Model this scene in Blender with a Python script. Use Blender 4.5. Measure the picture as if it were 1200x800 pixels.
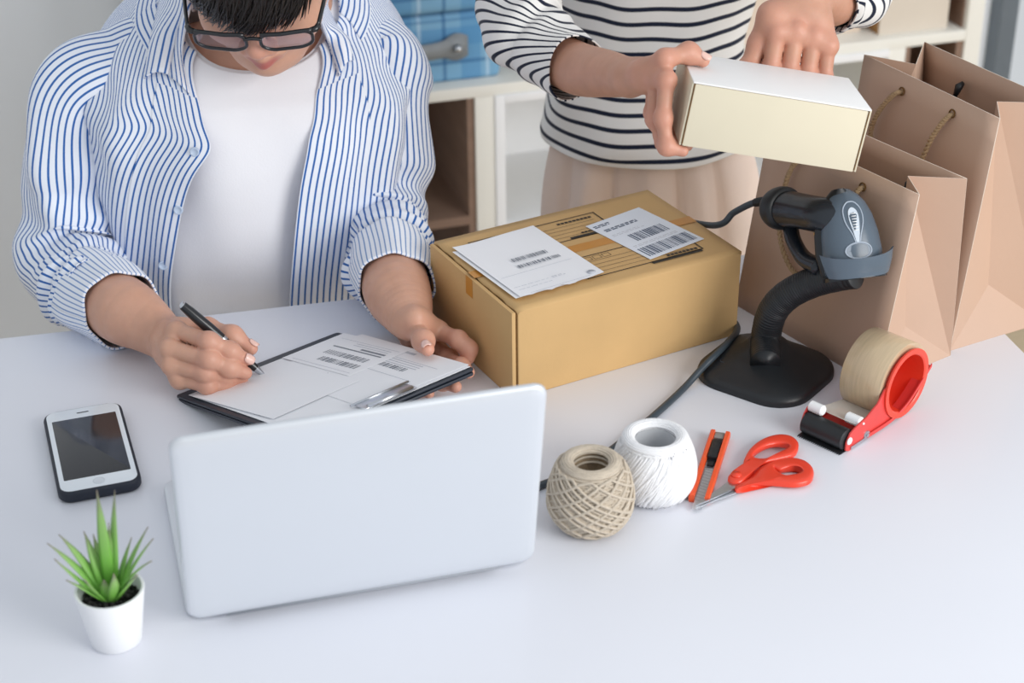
import bpy, bmesh, math, random
import numpy as np
from mathutils import Vector, Matrix, Euler
random.seed(7); rng = np.random.default_rng(7)
PI = math.pi
for o in list(bpy.data.objects): bpy.data.objects.remove(o)
scene = bpy.context.scene
C = scene.collection
T = 0.75                                   # height of the table top

# ------------------------------------------------------------------ camera
FPX, PITCH, ROLL, DIST = 2040.0, math.radians(29.08), -0.0104, 1.75
fw = np.array([0, math.cos(PITCH), -math.sin(PITCH)])
rt0 = np.array([1.0, 0, 0]); up0 = np.cross(rt0, fw)
rt = math.cos(ROLL)*rt0 + math.sin(ROLL)*up0
up = -math.sin(ROLL)*rt0 + math.cos(ROLL)*up0
CAM = np.array([0, 0, T]) - DIST*fw
cd = bpy.data.cameras.new('camera'); cam = bpy.data.objects.new('camera', cd); C.objects.link(cam)
cd.sensor_fit = 'HORIZONTAL'; cd.sensor_width = 36.0; cd.lens = FPX/1200*36.0
cd.clip_start = 0.05; cd.clip_end = 60
m = Matrix.Identity(4)
for i in range(3):
    m[i][0] = rt[i]; m[i][1] = up[i]; m[i][2] = -fw[i]; m[i][3] = CAM[i]
cam.matrix_world = m
cd.dof.use_dof = True; cd.dof.focus_distance = 1.66; cd.dof.aperture_fstop = 6.3
scene.camera = cam

# ------------------------------------------------------------------ light
world = bpy.data.worlds.new('daylight'); scene.world = world; world.use_nodes = True
bg = world.node_tree.nodes['Background']
bg.inputs['Color'].default_value = (0.90, 0.95, 1.0, 1); bg.inputs['Strength'].default_value = 0.70
def area(name, loc, target, size, energy, col):
    l = bpy.data.lights.new(name, 'AREA'); l.shape = 'RECTANGLE'; l.size = size[0]; l.size_y = size[1]
    l.energy = energy; l.color = col
    o = bpy.data.objects.new(name, l); C.objects.link(o); o.location = loc
    o.rotation_euler = (Vector(target)-Vector(loc)).to_track_quat('-Z', 'Y').to_euler()
    return o
area('key_light', (2.1, -1.75, 1.75), (0.05, 0.0, 0.85), (1.6, 1.6), 62, (1.0, 0.985, 0.96))  # area key light added at right-front; no window stands there
scene.view_settings.view_transform = 'Standard'; scene.view_settings.look = 'None'
scene.view_settings.gamma = 1.0; scene.view_settings.use_curve_mapping = False
scene.view_settings.exposure = 0.0

# ------------------------------------------------------------------ helpers
def ray(x, y): return fw + rt*(x-600)/FPX - up*(y-400)/FPX
def gp(x, y, z=0.0):                        # point of the place at height z above the table top
    d = ray(x, y); return CAM + d*((T+z-CAM[2])/d[2])
def ay(x, y, Y):                            # point of the place at depth Y
    d = ray(x, y); return CAM + d*((Y-CAM[1])/d[1])

def lin(c):
    if isinstance(c, str):
        c = [int(c[i:i+2], 16)/255 for i in (0, 2, 4)]
    return tuple((v/12.92 if v <= 0.04045 else ((v+0.055)/1.055)**2.4) for v in c) + (1.0,)

def mat(name, col, rough=0.5, metal=0.0, var=0.0, scale=40.0, bump=0.0, bscale=None, spec=None, sss=0.0, coat=0.0, stretch=None):
    mt = bpy.data.materials.new(name); mt.use_nodes = True
    nt = mt.node_tree; b = nt.nodes['Principled BSDF']
    b.inputs['Roughness'].default_value = rough; b.inputs['Metallic'].default_value = metal
    b.inputs['Base Color'].default_value = lin(col)
    if spec is not None: b.inputs['Specular IOR Level'].default_value = spec
    if coat: b.inputs['Coat Weight'].default_value = coat
    if sss:
        b.inputs['Subsurface Weight'].default_value = sss
        b.inputs['Subsurface Radius'].default_value = (0.006, 0.0025, 0.0012); b.inputs['Subsurface Scale'].default_value = 1.0
    if var or bump:
        tc = nt.nodes.new('ShaderNodeTexCoord'); mp = nt.nodes.new('ShaderNodeMapping')
        nt.links.new(tc.outputs['Object'], mp.inputs[0])
        if stretch: mp.inputs['Scale'].default_value = stretch
    if var:
        n = nt.nodes.new('ShaderNodeTexNoise'); n.inputs['Scale'].default_value = scale; n.inputs['Detail'].default_value = 5
        nt.links.new(mp.outputs[0], n.inputs['Vector'])
        r = nt.nodes.new('ShaderNodeMapRange'); r.inputs[1].default_value = .25; r.inputs[2].default_value = .75
        r.inputs[3].default_value = 1-var; r.inputs[4].default_value = 1+var
        nt.links.new(n.outputs[0], r.inputs[0])
        mx = nt.nodes.new('ShaderNodeVectorMath'); mx.operation = 'SCALE'
        mx.inputs[0].default_value = lin(col)[:3]; nt.links.new(r.outputs[0], mx.inputs['Scale'])
        nt.links.new(mx.outputs[0], b.inputs['Base Color'])
    if bump:
        n2 = nt.nodes.new('ShaderNodeTexNoise'); n2.inputs['Scale'].default_value = bscale or scale*4; n2.inputs['Detail'].default_value = 4
        nt.links.new(mp.outputs[0], n2.inputs['Vector'])
        bp = nt.nodes.new('ShaderNodeBump'); bp.inputs['Strength'].default_value = bump; bp.inputs['Distance'].default_value = 0.002
        nt.links.new(n2.outputs[0], bp.inputs['Height']); nt.links.new(bp.outputs[0], b.inputs['Normal'])
    return mt

def stripes(name, base, line, axis, pitch, width, rough=0.85, var=0.03, base2=None, weave=900):
    """cloth with printed lines: axis 0 = lines along v (period in u), 1 = lines along u; uv in metres"""
    mt = bpy.data.materials.new(name); mt.use_nodes = True; nt = mt.node_tree; b = nt.nodes['Principled BSDF']
    b.inputs['Roughness'].default_value = rough; b.inputs['Specular IOR Level'].default_value = .15
    b.inputs['Sheen Weight'].default_value = .15
    uv = nt.nodes.new('ShaderNodeUVMap'); sp = nt.nodes.new('ShaderNodeSeparateXYZ'); nt.links.new(uv.outputs[0], sp.inputs[0])
    d = nt.nodes.new('ShaderNodeMath'); d.operation = 'DIVIDE'; d.inputs[1].default_value = pitch
    nt.links.new(sp.outputs[axis], d.inputs[0])
    fr = nt.nodes.new('ShaderNodeMath'); fr.operation = 'FRACT'; nt.links.new(d.outputs[0], fr.inputs[0])
    s5 = nt.nodes.new('ShaderNodeMath'); s5.operation = 'SUBTRACT'; s5.inputs[1].default_value = .5; nt.links.new(fr.outputs[0], s5.inputs[0])
    ab = nt.nodes.new('ShaderNodeMath'); ab.operation = 'ABSOLUTE'; nt.links.new(s5.outputs[0], ab.inputs[0])
    mr = nt.nodes.new('ShaderNodeMapRange'); mr.interpolation_type = 'SMOOTHSTEP'
    hw = width/pitch/2
    mr.inputs[1].default_value = hw*.75; mr.inputs[2].default_value = hw*1.25; mr.inputs[3].default_value = 1; mr.inputs[4].default_value = 0
    nt.links.new(ab.outputs[0], mr.inputs[0])
    mx = nt.nodes.new('ShaderNodeMix'); mx.data_type = 'RGBA'
    nt.links.new(mr.outputs[0], mx.inputs['Factor']); mx.inputs['A'].default_value = lin(base); mx.inputs['B'].default_value = lin(line)
    nt.links.new(mx.outputs['Result'], b.inputs['Base Color'])
    n2 = nt.nodes.new('ShaderNodeTexNoise'); n2.inputs['Scale'].default_value = weave; n2.inputs['Detail'].default_value = 2
    tc = nt.nodes.new('ShaderNodeTexCoord'); nt.links.new(tc.outputs['Object'], n2.inputs['Vector'])
    bp = nt.nodes.new('ShaderNodeBump'); bp.inputs['Strength'].default_value = .25; bp.inputs['Distance'].default_value = .001
    nt.links.new(n2.outputs[0], bp.inputs['Height']); nt.links.new(bp.outputs[0], b.inputs['Normal'])
    return mt

def link(name, me, mt, parent=None, smooth=True):
    o = bpy.data.objects.new(name, me); C.objects.link(o)
    if mt is not None:
        for q in (mt if isinstance(mt, (list, tuple)) else [mt]): me.materials.append(q)
    if smooth and len(me.polygons): me.polygons.foreach_set('use_smooth', [True]*len(me.polygons))
    if parent is not None: o.parent = parent
    return o
def mk(name, verts, faces, mt, parent=None, smooth=True, uv=None, sharp=None):
    me = bpy.data.meshes.new(name)
    me.from_pydata([tuple(map(float, v)) for v in verts], [], [tuple(map(int, f)) for f in faces]); me.update()
    if uv is not None:
        l = me.uv_layers.new(name='UVMap'); li = np.zeros(len(me.loops), int); me.loops.foreach_get('vertex_index', li)
        l.data.foreach_set('uv', np.asarray(uv, float)[li].ravel())
    o = link(name, me, mt, parent, smooth)
    if sharp: me.set_sharp_from_angle(angle=math.radians(sharp))
    return o
def thing(name, label, cat, loc=(0, 0, 0), rz=0.0, group=None):
    o = bpy.data.objects.new(name, None); C.objects.link(o); o.location = tuple(map(float, loc)); o.rotation_euler = (0, 0, rz)
    o.empty_display_size = .03
    return tag(o, label, cat, group)
def tag(o, label, cat, group=None):
    o['label'] = label; o['category'] = cat
    if group: o['group'] = group
    return o
def struct(o, label=None):
    o['kind'] = 'structure'
    if label: o['label'] = label
    return o

class MB:
    """collects shapes that end up in one mesh"""
    def __init__(s): s.v = []; s.f = []
    def add(s, v, f):
        n = len(s.v); s.v += [tuple(map(float, p)) for p in v]; s.f += [tuple(int(i)+n for i in q) for q in f]; return s
    def box(s, x0, x1, y0, y1, z0, z1):
        return s.add([(x0,y0,z0),(x1,y0,z0),(x1,y1,z0),(x0,y1,z0),(x0,y0,z1),(x1,y0,z1),(x1,y1,z1),(x0,y1,z1)],
                     [(0,3,2,1),(4,5,6,7),(0,1,5,4),(1,2,6,5),(2,3,7,6),(3,0,4,7)])
    def tube(s, path, r, n=10, cap=True, flat=None):
        v, f = tube(path, r, n, cap, flat); return s.add(v, f)
    def lathe(s, prof, n=32, ax=None):
        v, f = lathe(prof, n)
        if ax is not None: v = [tuple(ax @ Vector(p)) for p in v]
        return s.add(v, f)
    def obj(s, name, mt, parent=None, smooth=True, bevel=0, seg=2, sharp=None, loc=None):
        if bevel:
            bm = bmesh.new(); vs = [bm.verts.new(p) for p in s.v]
            for q in s.f:
                try: bm.faces.new([vs[i] for i in q])
                except ValueError: pass
            bm.normal_update()
            es = [e for e in bm.edges if len(e.link_faces) == 2 and e.calc_face_angle(0) > .5]
            bmesh.ops.bevel(bm, geom=es, offset=bevel, segments=seg, affect='EDGES', profile=.6)
            me = bpy.data.meshes.new(name); bm.to_mesh(me); bm.free()
            o = link(name, me, mt, parent, smooth)
            me.set_sharp_from_angle(angle=math.radians(sharp or 50))
        else:
            o = mk(name, s.v, s.f, mt, parent, smooth, sharp=sharp)
        if loc is not None: o.location = tuple(map(float, loc))
        return o
def boxo(name, x0, x1, y0, y1, z0, z1, mt, parent=None, bevel=.002, seg=2):
    return MB().box(x0, x1, y0, y1, z0, z1).obj(name, mt, parent, smooth=bevel > 0, bevel=bevel, seg=seg)

def frames(path):
    P = np.asarray(path, float); n = len(P)
    t = np.gradient(P, axis=0); t /= np.linalg.norm(t, axis=1)[:, None]+1e-12
    a = np.array([0, 0, 1.0]) if abs(t[0][2]) < .9 else np.array([1.0, 0, 0])
    u = np.cross(t[0], a); u /= np.linalg.norm(u); U = [u]
    for i in range(1, n):
        u = U[-1]-t[i]*(U[-1]@t[i]); u /= np.linalg.norm(u); U.append(u)
    U = np.array(U); V = np.cross(t, U)
    return P, t, U, V
def tube(path, r, n=10, cap=True, flat=None):
    P, t, U, V = frames(path); R = np.broadcast_to(np.asarray(r, float), (len(P),))
    a = np.linspace(0, 2*PI, n, endpoint=False); fl = 1.0 if flat is None else flat
    v = (P[:, None]+R[:, None, None]*(np.cos(a)[None, :, None]*U[:, None]+fl*np.sin(a)[None, :, None]*V[:, None])).reshape(-1, 3)
    f = []
    for i in range(len(P)-1):
        for j in range(n):
            k = (j+1) % n; f.append((i*n+j, i*n+k, (i+1)*n+k, (i+1)*n+j))
    if cap: f.append(tuple(range(n-1, -1, -1))); f.append(tuple((len(P)-1)*n+j for j in range(n)))
    return v.tolist(), f
def lathe(prof, n=32):
    v = []; f = []
    for r, z in prof:
        for j in range(n):
            a = 2*PI*j/n; v.append((r*math.cos(a), r*math.sin(a), z))
    m = len(prof)
    for i in range(m-1):
        for j in range(n):
            k = (j+1) % n; f.append((i*n+j, i*n+k, (i+1)*n+k, (i+1)*n+j))
    if tuple(prof[0]) == tuple(prof[-1]): return v, f
    if prof[0][0] > 1e-5: f.append(tuple(range(n-1, -1, -1)))
    if prof[-1][0] > 1e-5: f.append(tuple((m-1)*n+j for j in range(n)))
    return v, f
def spline(pts, n=40):
    """Catmull-Rom through the points"""
    P = np.asarray(pts, float); P = np.vstack([2*P[0]-P[1], P, 2*P[-1]-P[-2]]); out = []
    k = len(P)-3
    for s in np.linspace(0, k-1e-6, n):
        i = int(s); t = s-i; p0, p1, p2, p3 = P[i:i+4]
        out.append(.5*((2*p1)+(-p0+p2)*t+(2*p0-5*p1+4*p2-p3)*t*t+(-p0+3*p1-3*p2+p3)*t**3))
    return np.array(out)
def rrect(w, h, r, n=6):
    pts = []
    for cx, cy, a0 in ((w/2-r, h/2-r, 0), (-w/2+r, h/2-r, PI/2), (-w/2+r, -h/2+r, PI), (w/2-r, -h/2+r, 1.5*PI)):
        for i in range(n+1):
            a = a0+PI/2*i/n; pts.append((cx+r*math.cos(a), cy+r*math.sin(a)))
    return pts
def loft(rings, closed=True, cap=True):
    n = len(rings[0]); v = [p for r in rings for p in r]; f = []
    for i in range(len(rings)-1):
        for j in range(n if closed else n-1):
            k = (j+1) % n; f.append((i*n+j, i*n+k, (i+1)*n+k, (i+1)*n+j))
    if cap: f.append(tuple(range(n-1, -1, -1))); f.append(tuple((len(rings)-1)*n+j for j in range(n)))
    return v, f
def slab(name, outline, z0, z1, mt, parent=None, bev=0.001, sharp=40):
    """flat piece with a rounded rim from a 2-D outline"""
    o = np.array(outline); c = o.mean(0)
    nrm = np.roll(o, -1, 0)-np.roll(o, 1, 0); nrm = np.stack([nrm[:, 1], -nrm[:, 0]], 1); nrm /= np.linalg.norm(nrm, axis=1)[:, None]+1e-12
    rings = []
    for k, zz in ((bev, z0), (bev*.3, z0+bev*.3), (0, z0+bev), (0, z1-bev), (bev*.3, z1-bev*.3), (bev, z1)):
        q = o-nrm*k; rings.append([(x, y, zz) for x, y in q])
    v, f = loft(rings)
    return mk(name, v, f, mt, parent, sharp=sharp)
def solid(o, th, off=-1, rim=None):
    md = o.modifiers.new('thickness', 'SOLIDIFY'); md.thickness = th; md.offset = off
    if rim is not None: md.material_offset_rim = rim
    return o
def quads(rects, z):
    v = []; f = []
    for (x, y, w, h) in rects:
        n = len(v); v += [(x, y, z), (x+w, y, z), (x+w, y+h, z), (x, y+h, z)]; f.append((n, n+1, n+2, n+3))
    return v, f

# ------------------------------------------------------------------ materials
M = {}
M['table'] = mat('white_laminate', 'E4E6EE', .32, spec=.4, var=.01, scale=6)
M['wall'] = mat('wall_paint', 'EEF2F8', .9, var=.015, scale=3, bump=.05, bscale=300)
M['floor'] = mat('floor_oak', 'C9B494', .5, var=.12, scale=5, stretch=(1, 12, 1))
M['shelfwhite'] = mat('cream_board', 'F0EEE6', .5, var=.01)
M['shelfwood'] = mat('walnut_board', '8C7262', .6, var=.14, scale=6, stretch=(1, 1, 8))
M['darkframe'] = mat('window_frame_grey', '6C757E', .5, var=.03)
M['carton'] = mat('corrugated_card', 'CDA873', .75, var=.06, scale=14, bump=.12, bscale=260)
M['cartonedge'] = mat('card_edge', '6B4B22', .9, var=.3, scale=300)
M['paper'] = mat('white_paper', 'F1F2F6', .7, var=.01, scale=20)
M['ink'] = mat('grey_ink', '868B94', .8, var=.1, scale=200)
M['inkpale'] = mat('pale_ink', 'C3C7D0', .8, var=.1, scale=200)
M['inkblack'] = mat('black_print', '35302A', .7, var=.15, scale=150)
M['blackplastic'] = mat('black_plastic', '1B1E22', .42, var=.08, scale=60, bump=.05, bscale=900)
M['kraft'] = mat('kraft_paper', 'C2A38E', .55, var=.04, scale=9, bump=.08, bscale=120)
M['kraftedge'] = mat('kraft_cut_edge', 'EFE4D6', .8, var=.03)
M['kraftin'] = mat('kraft_paper_inside', 'A8835F', .75, var=.05, scale=9, bump=.08, bscale=120)
M['rope'] = mat('paper_rope', 'AE9270', .9, var=.2, scale=300, bump=.4, bscale=700)
M['metal'] = mat('brushed_steel', 'C9CCD1', .28, 1.0, var=.04, scale=80)
M['alu'] = mat('silver_aluminium', 'D8DCE2', .38, .35, var=.008, scale=4)
M['orange'] = mat('orange_red_plastic', 'E8452E', .32, var=.03, scale=30, coat=.1)
M['redmetal'] = mat('red_enamel', 'D8413C', .38, var=.06, scale=50, coat=.1)
M['white'] = mat('white_plastic', 'F4F5F7', .35, var=.01)

# ------------------------------------------------------------------ the room
S0 = np.array([-.1293, 1.0376]); SA = math.atan2(.2747, .9328)           # the bookcase front edge
fl = struct(boxo('floor', -3.2, 3.0, -4.2, .43, -.05, 0, M['floor'], bevel=0), 'light wooden floor')
fl.location = (S0[0], S0[1], 0); fl.rotation_euler.z = SA
wb = bpy.data.objects.new('wall_back', None); C.objects.link(wb); wb.location = (S0[0], S0[1], 0); wb.rotation_euler.z = SA
struct(wb, 'pale grey painted wall behind the two people')
boxo('wall_panel', -3.2, 1.195, .33, .43, 0, 2.7, M['wall'], wb, bevel=0)
boxo('wall_panel', 1.195, 2.3, .33, .43, 0, .12, M['wall'], wb, bevel=0)
boxo('wall_panel', 1.195, 2.3, .33, .43, 2.3, 2.7, M['wall'], wb, bevel=0)
boxo('wall_panel', 2.3, 3.0, .33, .43, 0, 2.7, M['wall'], wb, bevel=0)
w1 = bpy.data.objects.new('window_1', None); C.objects.link(w1); w1.location = wb.location; w1.rotation_euler.z = SA
struct(w1, 'bright window with grey frame beside the bookcase')
for (x0, x1, z0, z1) in ((1.195, 1.232, .12, 2.3), (2.24, 2.3, .12, 2.3), (1.232, 2.24, .12, .18), (1.232, 2.24, 2.24, 2.3), (1.6, 1.65, .18, 2.24)):
    boxo('frame_bar', x0, x1, .29, .40, z0, z1, M['darkframe'], w1, bevel=.003)
def thin_glass(name, mixf, col=(1, 1, 1, 1)):
    g = bpy.data.materials.new(name); g.use_nodes = True; n = g.node_tree.nodes; l = g.node_tree.links
    out = n['Material Output']; n.remove(n['Principled BSDF'])
    t = n.new('ShaderNodeBsdfTransparent'); t.inputs[0].default_value = col
    s_ = n.new('ShaderNodeBsdfGlossy'); s_.inputs['Roughness'].default_value = .02
    mx = n.new('ShaderNodeMixShader'); mx.inputs[0].default_value = mixf; l.new(t.outputs[0], mx.inputs[1]); l.new(s_.outputs[0], mx.inputs[2]); l.new(mx.outputs[0], out.inputs[0])
    return g
gl = thin_glass('window_glass', 0.05)
for x0, x1 in ((1.232, 1.6), (1.65, 2.24)): boxo('pane', x0, x1, .345, .349, .18, 2.24, gl, w1, bevel=0)

# table
tz = thing('table', 'large white laminate work table', 'table', (-.1703, .0961, 0), math.radians(12.6))
boxo('table_top', -1.15, .632, -.95, 0, T-.035, T, M['table'], tz, bevel=.002)
for lx in (-1.1, .58):
    for ly in (-.9, -.05): boxo('leg', lx-.025, lx+.025, ly-.025, ly+.025, 0, T-.035, M['white'], tz, bevel=.003)

# bookcase
bc = thing('bookcase', 'cream bookcase with brown wood compartments behind the people', 'bookcase', (S0[0], S0[1], 0), SA)
XR = .975; XL = -.40; zb = .62
boxo('side_panel', XR-.031, XR, 0, .31, 0, 1.5, M['shelfwhite'], bc)
boxo('side_panel_lining', XR-.034, XR-.031, .012, .305, zb, 1.2, M['shelfwood'], bc, bevel=0)
boxo('side_panel', XL-.03, XL, 0, .31, 0, 1.5, M['shelfwhite'], bc)
for z in (zb, .06, 1.0, 1.5):
    boxo('shelf_board', XL, XR-.031, 0, .31, z-.019, z, M['shelfwhite'], bc)
for x in (.094, .45, .817):
    boxo('divider', x-.016, x+.016, 0, .31, .06, zb-.019, M['shelfwhite'], bc, bevel=.001)
for (x0, x1) in ((XL, .078), (.833, XR-.031)):                         # brown wood cubes in the lower row
    boxo('cube_side', x0, x0+.012, .006, .3, .08, zb-.019, M['shelfwood'], bc, bevel=0)
    boxo('cube_side', x1-.012, x1, .006, .3, .08, zb-.019, M['shelfwood'], bc, bevel=0)
    boxo('cube_shelf', x0+.012, x1-.012, .006, .3, .38, .395, M['shelfwood'], bc, bevel=0)
    boxo('cube_floor', x0+.012, x1-.012, .006, .3, .06, .075, M['shelfwood'], bc, bevel=0)
boxo('cube_batten', .025, .066, .26, .3, .395, zb-.019, M['shelfwood'], bc, bevel=0)
boxo('cube_back', .845, XR-.043, .29, .3, .08, zb-.019, M['shelfwood'], bc, bevel=0)
for (x0, x1) in ((.11, .434), (.466, .801)):                          # white open trays
    boxo('white_back', x0, x1, .28, .29, .06, zb-.019, M['white'], bc, bevel=0)
    boxo('white_shelf', x0, x1, .0, .28, .36, .375, M['white'], bc, bevel=.001)
    boxo('white_edge', x0, x0+.016, -.004, .02, .06, zb-.019, M['white'], bc, bevel=.001)
    boxo('white_edge', x0+.016, x1, -.004, .02, zb-.032, zb-.019, M['white'], bc, bevel=.001)
# ------------------------------------------------------------------ things on the bookcase
def shelf_thing(name, label, cat, x, y, group=None):
    c, s = math.cos(SA), math.sin(SA)
    return thing(name, label, cat, (S0[0]+x*c-y*s, S0[1]+x*s+y*c, zb), SA, group)
# plaid fabric
pl = bpy.data.materials.new('blue_plaid_fabric'); pl.use_nodes = True; nt = pl.node_tree; b = nt.nodes['Principled BSDF']
b.inputs['Roughness'].default_value = .9
tc = nt.nodes.new('ShaderNodeTexCoord'); sp = nt.nodes.new('ShaderNodeSeparateXYZ'); nt.links.new(tc.outputs['Object'], sp.inputs[0])
prev = None
rgb = nt.nodes.new('ShaderNodeRGB'); rgb.outputs[0].default_value = lin('7FAFD0'); prev = rgb.outputs[0]
for ax, per, wd, colr, fac, off in (('X', .11, .032, '4F8FC2', .55, .0), ('Z', .11, .030, '4F8FC2', .55, .02), ('X', .11, .006, '2C6398', .6, .03), ('Z', .11, .006, '2C6398', .6, .05), ('X', .11, .006, 'C8E0F0', .5, .07), ('Z', .11, .005, '2C6398', .4, .09)):
    a = nt.nodes.new('ShaderNodeMath'); a.operation = 'ADD'; a.inputs[1].default_value = off+3; nt.links.new(sp.outputs[ax], a.inputs[0])
    d = nt.nodes.new('ShaderNodeMath'); d.operation = 'MODULO'; d.inputs[1].default_value = per; nt.links.new(a.outputs[0], d.inputs[0])
    l = nt.nodes.new('ShaderNodeMath'); l.operation = 'LESS_THAN'; l.inputs[1].default_value = wd; nt.links.new(d.outputs[0], l.inputs[0])
    f_ = nt.nodes.new('ShaderNodeMath'); f_.operation = 'MULTIPLY'; f_.inputs[1].default_value = fac; nt.links.new(l.outputs[0], f_.inputs[0])
    mx = nt.nodes.new('ShaderNodeMix'); mx.data_type = 'RGBA'; nt.links.new(f_.outputs[0], mx.inputs['Factor'])
    nt.links.new(prev, mx.inputs['A']); mx.inputs['B'].default_value = lin(colr); prev = mx.outputs['Result']
nt.links.new(prev, b.inputs['Base Color'])
M['plaid'] = pl
M['leather'] = mat('grey_leather', '8A8F93', .55, var=.08, scale=60)
pb = shelf_thing('storage_box', 'blue plaid fabric storage box with grey leather handle on the shelf', 'storage box', -.015, .03)
boxo('body', -.185, .145, 0, .26, 0, .112, M['plaid'], pb, bevel=.012, seg=3)
boxo('lid', -.19, .15, -.006, .266, .115, .19, M['plaid'], pb, bevel=.014, seg=3)
hs = [(x, -.006-.016*math.exp(-((x+.02)/.075)**4), .06+.0*x) for x in np.linspace(-.13, .09, 24)]
v = []; f = []
for i, (x, y, z) in enumerate(hs):
    w = .013 if x < .05 else .013+.009*math.sin(min(1, (x-.05)/.04)*PI*.9)
    v += [(x, y, z-w), (x, y, z+w)]
    if i: n = 2*i; f.append((n-2, n, n+1, n-1))
hd = mk('handle', v, f, M['leather'], pb); solid(hd, .004)
MB().tube([(.071, -.014, .06), (.071, -.022, .06)], [.007, .005], 14).obj('rivet', M['metal'], hd)
# dark box shape filling the dark spot beside it
db = shelf_thing('dark_shape', 'dark box shape on the shelf, half hidden by the striped sleeve', 'dark_shape', .205, .10)
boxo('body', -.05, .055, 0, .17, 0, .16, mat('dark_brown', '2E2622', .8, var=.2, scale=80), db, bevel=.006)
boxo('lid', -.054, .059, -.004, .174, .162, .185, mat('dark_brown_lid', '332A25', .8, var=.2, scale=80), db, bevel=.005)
# cartons
M['palecard'] = mat('pale_card', 'E4D2C0', .75, var=.03, scale=10, bump=.08)
M['palecard2'] = mat('pale_grey_card', 'DDD2C4', .75, var=.03, scale=10, bump=.08)
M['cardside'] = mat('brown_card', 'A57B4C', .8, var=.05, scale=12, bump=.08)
def carton(name, label, x, y, w, d, h, m1, rz=0):
    t = shelf_thing(name, label, 'carton', x, y); t.rotation_euler.z = SA+rz
    boxo('front', 0, w, 0, .004, 0, h, m1, t, bevel=.0008)
    boxo('side', 0, .004, .004, d, 0, h, M['cardside'], t, bevel=.0008)
    boxo('side', w-.004, w, .004, d, 0, h, M['cardside'], t, bevel=.0008)
    boxo('back', .004, w-.004, d-.004, d, 0, h, M['cardside'], t, bevel=.0008)
    boxo('top_flap', 0, w, 0, d/2-.0005, h, h+.004, m1, t, bevel=.0008)
    boxo('top_flap', 0, w, d/2+.0005, d, h, h+.004, m1, t, bevel=.0008)
carton('cardboard_box', 'pinkish beige cardboard box on the shelf behind the raised hand', .535, .05, .235, .2, .17, M['palecard'])
carton('cardboard_box', 'greyish cardboard box standing nearest the window on the shelf', .79, .02, .128, .2, .19, M['palecard2'])

# ------------------------------------------------------------------ laptop
lt = thing('laptop', 'open silver laptop turned away from the camera', 'laptop', (-.2537, -.4525, T), .2664)
LW, LD, LH = .2786, .193, .1915
o = slab('base', [(x+LW/2, y+LD/2+.006) for x, y in rrect(LW, LD, .014)], .0015, .0105, M['alu'], lt, .002)
kb = []
keys = MB()
for r in range(5):
    for k in range(14):
        x = .016+k*.0178; y = .085+r*.0185
        v, f = loft([[(x+a, y+b_, z) for a, b_ in rrect(.0155, .0155, .002, 2)] for z in (.0104, .0116)]); keys.add(v, f)
ko = keys.obj('keyboard', M['blackplastic'], lt); ko['kind'] = 'stuff'
boxo('trackpad', LW/2-.055, LW/2+.055, .012, .078, .0102, .0108, mat('trackpad', 'C4C8CE', .4), lt, bevel=.0003)
for x in (.03, LW-.03):
    for y in (.03, .175): MB().lathe([(.006, 0), (.006, .002)], 16).obj('foot', M['blackplastic'], lt, loc=(x, y, 0))
lid = bpy.data.objects.new('lid', None); bpy.data.objects.remove(lid)
ll = .2039
def lidpt(x, h, d):       # h up the lid, d outwards (towards the camera)
    return (x, -math.sin(ll)*h - math.cos(ll)*d, .0085+math.cos(ll)*h - math.sin(ll)*d)
rings = []
ol = rrect(LW, LH, .011, 8)
for k, d in ((.0045, -.0015), (.001, -.0012), (0, 0), (0, .0022), (.0008, .0036), (.0030, .0046), (.0075, .0053), (.016, .0056)):
    rings.append([lidpt(LW/2+x*(1-2*k/LW), LH/2+y*(1-2*k/LH)+.002, d) for x, y in ol])
v, f = loft(rings); mk('lid', v, f, M['alu'], lt, sharp=60)
SCR = mat('added_screen_glow', 'E8ECF4', .3); SCR.node_tree.nodes['Principled BSDF'].inputs['Emission Color'].default_value = lin('DDE4F2'); SCR.node_tree.nodes['Principled BSDF'].inputs['Emission Strength'].default_value = .55  # unseen screen glow, added for paler reflections in the eyeglass lenses
scr = [lidpt(LW/2+x, LH/2+y+.004, -.0017) for x, y in rrect(LW-.02, LH-.03, .003)]
mk('screen', scr, [tuple(range(len(scr)-1, -1, -1))], SCR, lt)
MB().tube([(.03, .002, .0095), (LW-.03, .002, .0095)], .005, 12).obj('hinge', mat('hinge_grey', '9EA3AA', .4), lt)

# ------------------------------------------------------------------ brown parcel
BX = thing('parcel', 'brown cardboard parcel with two shipping labels on top', 'parcel', (.0022, -.113, T), .4985)
BL, BW, BH = .2557, .1706, .0936
boxo('front_panel', .0040, BL, 0, .004, 0, BH-.0005, M['carton'], BX, bevel=.0012, seg=3)
boxo('back_panel', .0024, BL, BW-.004, BW, 0, BH-.0005, M['carton'], BX, bevel=.0012)
boxo('end_panel', BL-.0045, BL-.0002, .0042, BW-.0042, 0, BH-.0005, M['carton'], BX, bevel=.0012)
boxo('end_panel', -.0022, .0020, .0006, BW-.0006, 0, BH-.0012, M['carton'], BX, bevel=.001)
boxo('cut_edge', .0020, .0040, .0016, BW-.001, 0, BH-.0026, M['cartonedge'], BX, bevel=0)
# lid top, its left rim a little ragged
nx, ny = 26, 18; v = []; f = []
for i in range(nx+1):
    for j in range(ny+1):
        x = .0036 + (BL-.0036)*i/nx; y = BW*j/ny
        if i == 0: x += .0006*math.sin(j*2.3)+.0005*math.sin(j*5.1)
        v.append((x, y, BH+.0028*0+.0006*math.sin(PI*i/nx)*math.sin(PI*j/ny)))
for i in range(nx):
    for j in range(ny):
        a = i*(ny+1)+j; f.append((a, a+ny+1, a+ny+2, a+1))
lp = mk('lid', v, f, [M['carton'], M['cartonedge']], BX); solid(lp, .0032, -1, 0)
ZP = BH+.0008
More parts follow.
